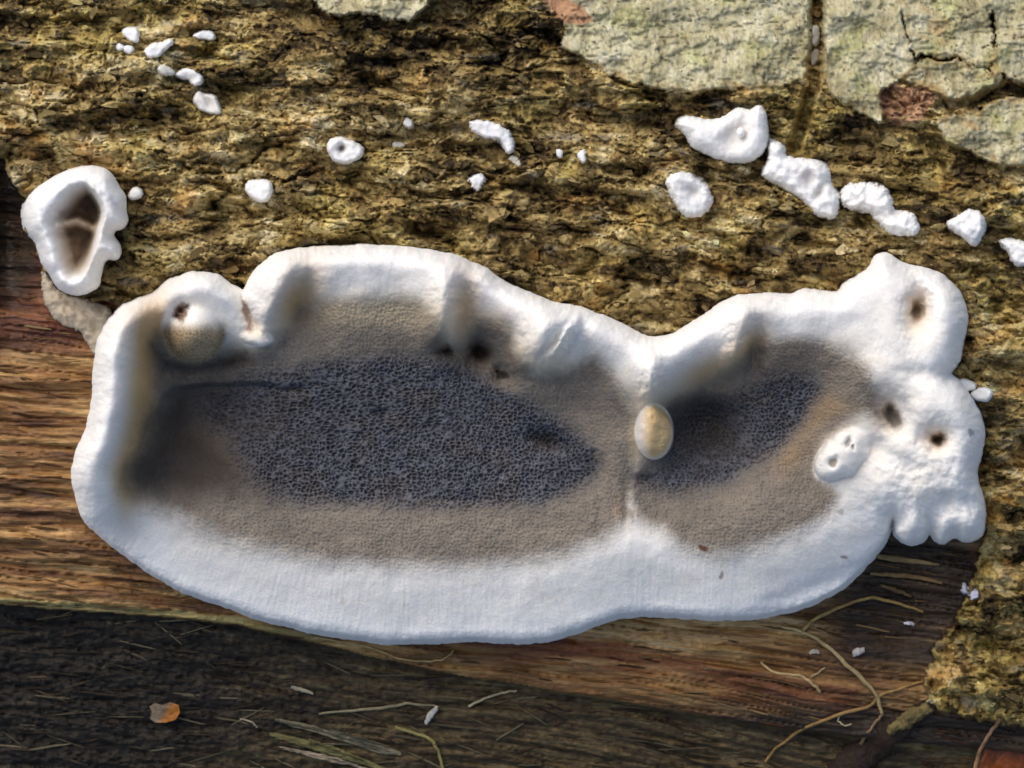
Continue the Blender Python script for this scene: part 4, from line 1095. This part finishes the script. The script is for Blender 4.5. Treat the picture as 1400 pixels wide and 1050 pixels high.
# ------------------------------------------------------------------ torn flakes of bark and slivers of wood
def flake_mesh(name, n=7, seed=0, aspect=2.0):
    r = random.Random(seed)
    pts = []
    for i in range(n):
        a = 2 * math.pi * i / n + r.uniform(-0.25, 0.25); q = r.uniform(0.42, 1.25)
        pts.append((math.cos(a) * q * aspect, math.sin(a) * q, 0))
    bend = r.uniform(0.05, 0.22); curl = r.uniform(-0.05, 0.2)
    V = [(0, 0, 0.12)] + [(x_, y_, 0.12 + bend * y_ * y_ + curl * 0.25 * x_ * x_ * (1 if x_ > 0 else 0)) for x_, y_, _ in pts]
    V += [(x_, y_, z_ - 0.3) for x_, y_, z_ in V[1:]]
    Fc = []
    for i in range(n):
        j = (i + 1) % n
        Fc += [(0, 1 + i, 1 + j), (1 + i, 1 + n + i, 1 + n + j), (1 + i, 1 + n + j, 1 + j)]
    return np.array(V), np.array(Fc)

FL = [flake_mesh("f", random.Random(s).choice((6, 7, 8)), s, 1.2 + 0.25 * (s % 6)) for s in range(14)]
def bark_ok(px, py):
    k = (sdist(px, py, BARK_REGION) > 12) & (sdist(px, py, FUNGUS) < -7)
    for o in CUSHIONS:
        k &= sdist(px, py, o) < -3
    return k
def plates_off(px, py, m=4):
    k = np.ones(len(px), bool)
    for p in PLATES:
        k &= sdist(px, py, p) < -m
    return k
def flake_colors(px, py, n, rg):
    i = np.clip(np.searchsorted(XS, px), 0, len(XS) - 1); j = np.clip(np.searchsorted(YS, py), 0, len(YS) - 1)
    c = bark_c.reshape(len(YS), len(XS), 3)[j, i]
    return np.clip(0.5 * c * np.exp(rg.normal(0.1, 0.3, n))[:, None] + 0.5 * np.tile(lin(150, 130, 84), (n, 1)) * np.exp(rg.normal(0, 0.3, n))[:, None], 0, 0.75)
def flake_frames(px, py, size, rg):
    """rotation matrices for flakes lying on the relief, grain-aligned, tipped a little"""
    n = len(px); e = 6.0
    gx_ = (log_height(px + e, py) - log_height(px - e, py)) / (2 * e)
    gy_ = (log_height(px, py + e) - log_height(px, py - e)) / (2 * e)
    nx = -0.45 * gx_ + rg.normal(0, 0.2, n); ny = 0.45 * gy_ + rg.normal(0, 0.24, n) - 0.1
    N = np.stack([nx, ny, np.ones(n)], -1); N /= np.linalg.norm(N, axis=1, keepdims=True)
    a = math.radians(-6) + rg.normal(0, 0.35, n)
    A = np.stack([np.cos(a), np.sin(a), np.zeros(n)], -1)
    A -= N * (A * N).sum(1, keepdims=True); A /= np.linalg.norm(A, axis=1, keepdims=True)
    B = np.cross(N, A)
    return np.stack([A, B, N], -1)

rg = np.random.default_rng(21)
# many small ones: a crumbly crust nobody could count
n = 15000
px = rg.uniform(-120, 1520, n); py = rg.uniform(-120, 1080, n)
dens = 0.35 + 0.65 * sstep(-0.2, 0.3, fbm(px / 120, py / 60, 701, 3))
ok = bark_ok(px, py) & plates_off(px, py) & (rg.random(n) < dens)
px, py = px[ok], py[ok]; n = len(px)
size = np.exp(rg.normal(math.log(2.6), 0.4, n))
R = flake_frames(px, py, size, rg); c0 = world_xyz(px, py, log_height(px, py) + 0.8); cc = flake_colors(px, py, n, rg)
Vs, Fs, Cs, off = [], [], [], 0
for s in range(len(FL)):
    idx = np.where(np.arange(n) % len(FL) == s)[0]
    v, f = FL[s]
    P = np.einsum('nij,kj->nki', R[idx], v) * (size[idx] * PX)[:, None, None] + c0[idx][:, None]
    Vs.append(P.reshape(-1, 3)); Fs.append((f[None] + (np.arange(len(idx)) * len(v))[:, None, None] + off).reshape(-1, 3))
    Cs.append(np.repeat(cc[idx], len(v), 0)); off += len(idx) * len(v)
crumbs = link("bark_crumbs", mesh_from("bark_crumbs", np.concatenate(Vs), np.concatenate(Fs), np.concatenate(Cs), smooth=False), M_BARK, bark)
tag(crumbs, "crumbly torn bark flakes", kind="stuff")

# larger ones, each an object of its own
n = 900
px = rg.uniform(5, 1395, n); py = rg.uniform(5, 1000, n)
ok = bark_ok(px, py) & plates_off(px, py, 10)
px, py = px[ok][:280], py[ok][:280]; n = len(px)
size = np.exp(rg.normal(math.log(4.4), 0.25, n)); R = flake_frames(px, py, size, rg)
P0 = world_xyz(px, py, log_height(px, py) + 1.5); cc = flake_colors(px, py, n, rg)
variants = []
for s in range(42):
    v, f = FL[s % len(FL)]
    variants.append(mesh_from("bark_flake", v, f, np.tile(cc[s][None], (len(v), 1)), smooth=False))
    variants[-1].materials.append(M_BARK)
ident = Matrix.Identity(4)
for i in range(n):
    o = bpy.data.objects.new("bark_flake", variants[i % 42])
    COL.objects.link(o)
    m4 = Matrix([[*(R[i][a] * size[i] * PX), P0[i][a]] for a in range(3)] + [[0, 0, 0, 1]])
    o.parent = bark
    o.matrix_parent_inverse = ident
    o.matrix_basis = m4

# splinters standing off the bare wood, along its grain
def splinter_mesh(seed):
    r = random.Random(seed); V = []; k = 6
    for i in range(k):
        t = i / (k - 1); w = (0.35 + 0.65 * math.sin(math.pi * min(max(t * 0.9 + 0.08, 0), 1))) * r.uniform(0.8, 1.15)
        yo = r.uniform(-0.25, 0.25); zo = 0.5 * t * r.uniform(0.2, 1)
        for (a, b) in ((-1, 0), (0, 0.8), (1, 0), (0, -0.8)):
            V.append(((t - 0.5) * 2, a * w + yo, b * w + zo))
    Fq = []
    for i in range(k - 1):
        for q in range(4):
            Fq.append((i * 4 + q, i * 4 + (q + 1) % 4, i * 4 + 4 + (q + 1) % 4, i * 4 + 4 + q))
    return np.array(V), np.array(Fq)
spl = []
scol = [(150, 112, 62), (176, 138, 84), (120, 84, 46), (196, 164, 112), (106, 62, 36), (160, 128, 78)]
for s in range(18):
    v, f = splinter_mesh(s)
    spl.append(mesh_from("wood_splinter", v, f[:, ::-1], np.tile(lin(*scol[s % 6]), (len(v), 1)))); spl[-1].materials.append(M_WOOD)
spl_d = []
dcol = [(96, 84, 62), (128, 116, 88), (60, 50, 38), (158, 146, 114), (84, 66, 48)]
for s in range(15):
    v, f = splinter_mesh(s + 50)
    spl_d.append(mesh_from("wood_splinter", v, f[:, ::-1], np.tile(lin(*dcol[s % 5]), (len(v), 1)))); spl_d[-1].materials.append(M_ROT)
n = 1600
px = rg.uniform(0, 1400, n); py = rg.uniform(390, 1050, n)
ok = (sdist(px, py, BARK_REGION) < -14) & (sdist(px, py, FUNGUS) < -14)
px, py = px[ok], py[ok]
is_rot = py > np.interp(px, ROT_EDGE[:, 0], ROT_EDGE[:, 1])
sel = np.concatenate([np.where(~is_rot)[0][:120], np.where(is_rot)[0][:175]])
for q, i in enumerate(sel):
    Lh = rg.uniform(8, 30) * (1.25 if is_rot[i] else 1); wd = rg.uniform(0.8, 2.0)
    ang = math.radians(-5 - 8 * max(0, (px[i] - 700) / 700)) + rg.normal(0, 0.09 if not is_rot[i] else 0.22)
    A = np.array([math.cos(ang), math.sin(ang), 0.0])
    dz = float(log_height(px[i] + 8 * A[0], py[i] - 8 * A[1]) - log_height(px[i] - 8 * A[0], py[i] + 8 * A[1])) / 16
    A = np.array([A[0], A[1], 0.5 * dz]); A /= np.linalg.norm(A)
    B = np.cross([0, 0, 1], A); B /= np.linalg.norm(B); Nn = np.cross(A, B)
    p = world_xyz(px[i], py[i], float(log_height(px[i], py[i])) + 1.2)
    m4 = Matrix([[A[a] * Lh * PX, B[a] * wd * PX, Nn[a] * wd * PX, p[a]] for a in range(3)] + [[0, 0, 0, 1]])
    o = bpy.data.objects.new("wood_splinter", (spl_d[q % 15] if is_rot[i] else spl[q % 18]))
    COL.objects.link(o); o.parent = rot if is_rot[i] else wood; o.matrix_parent_inverse = ident; o.matrix_basis = m4
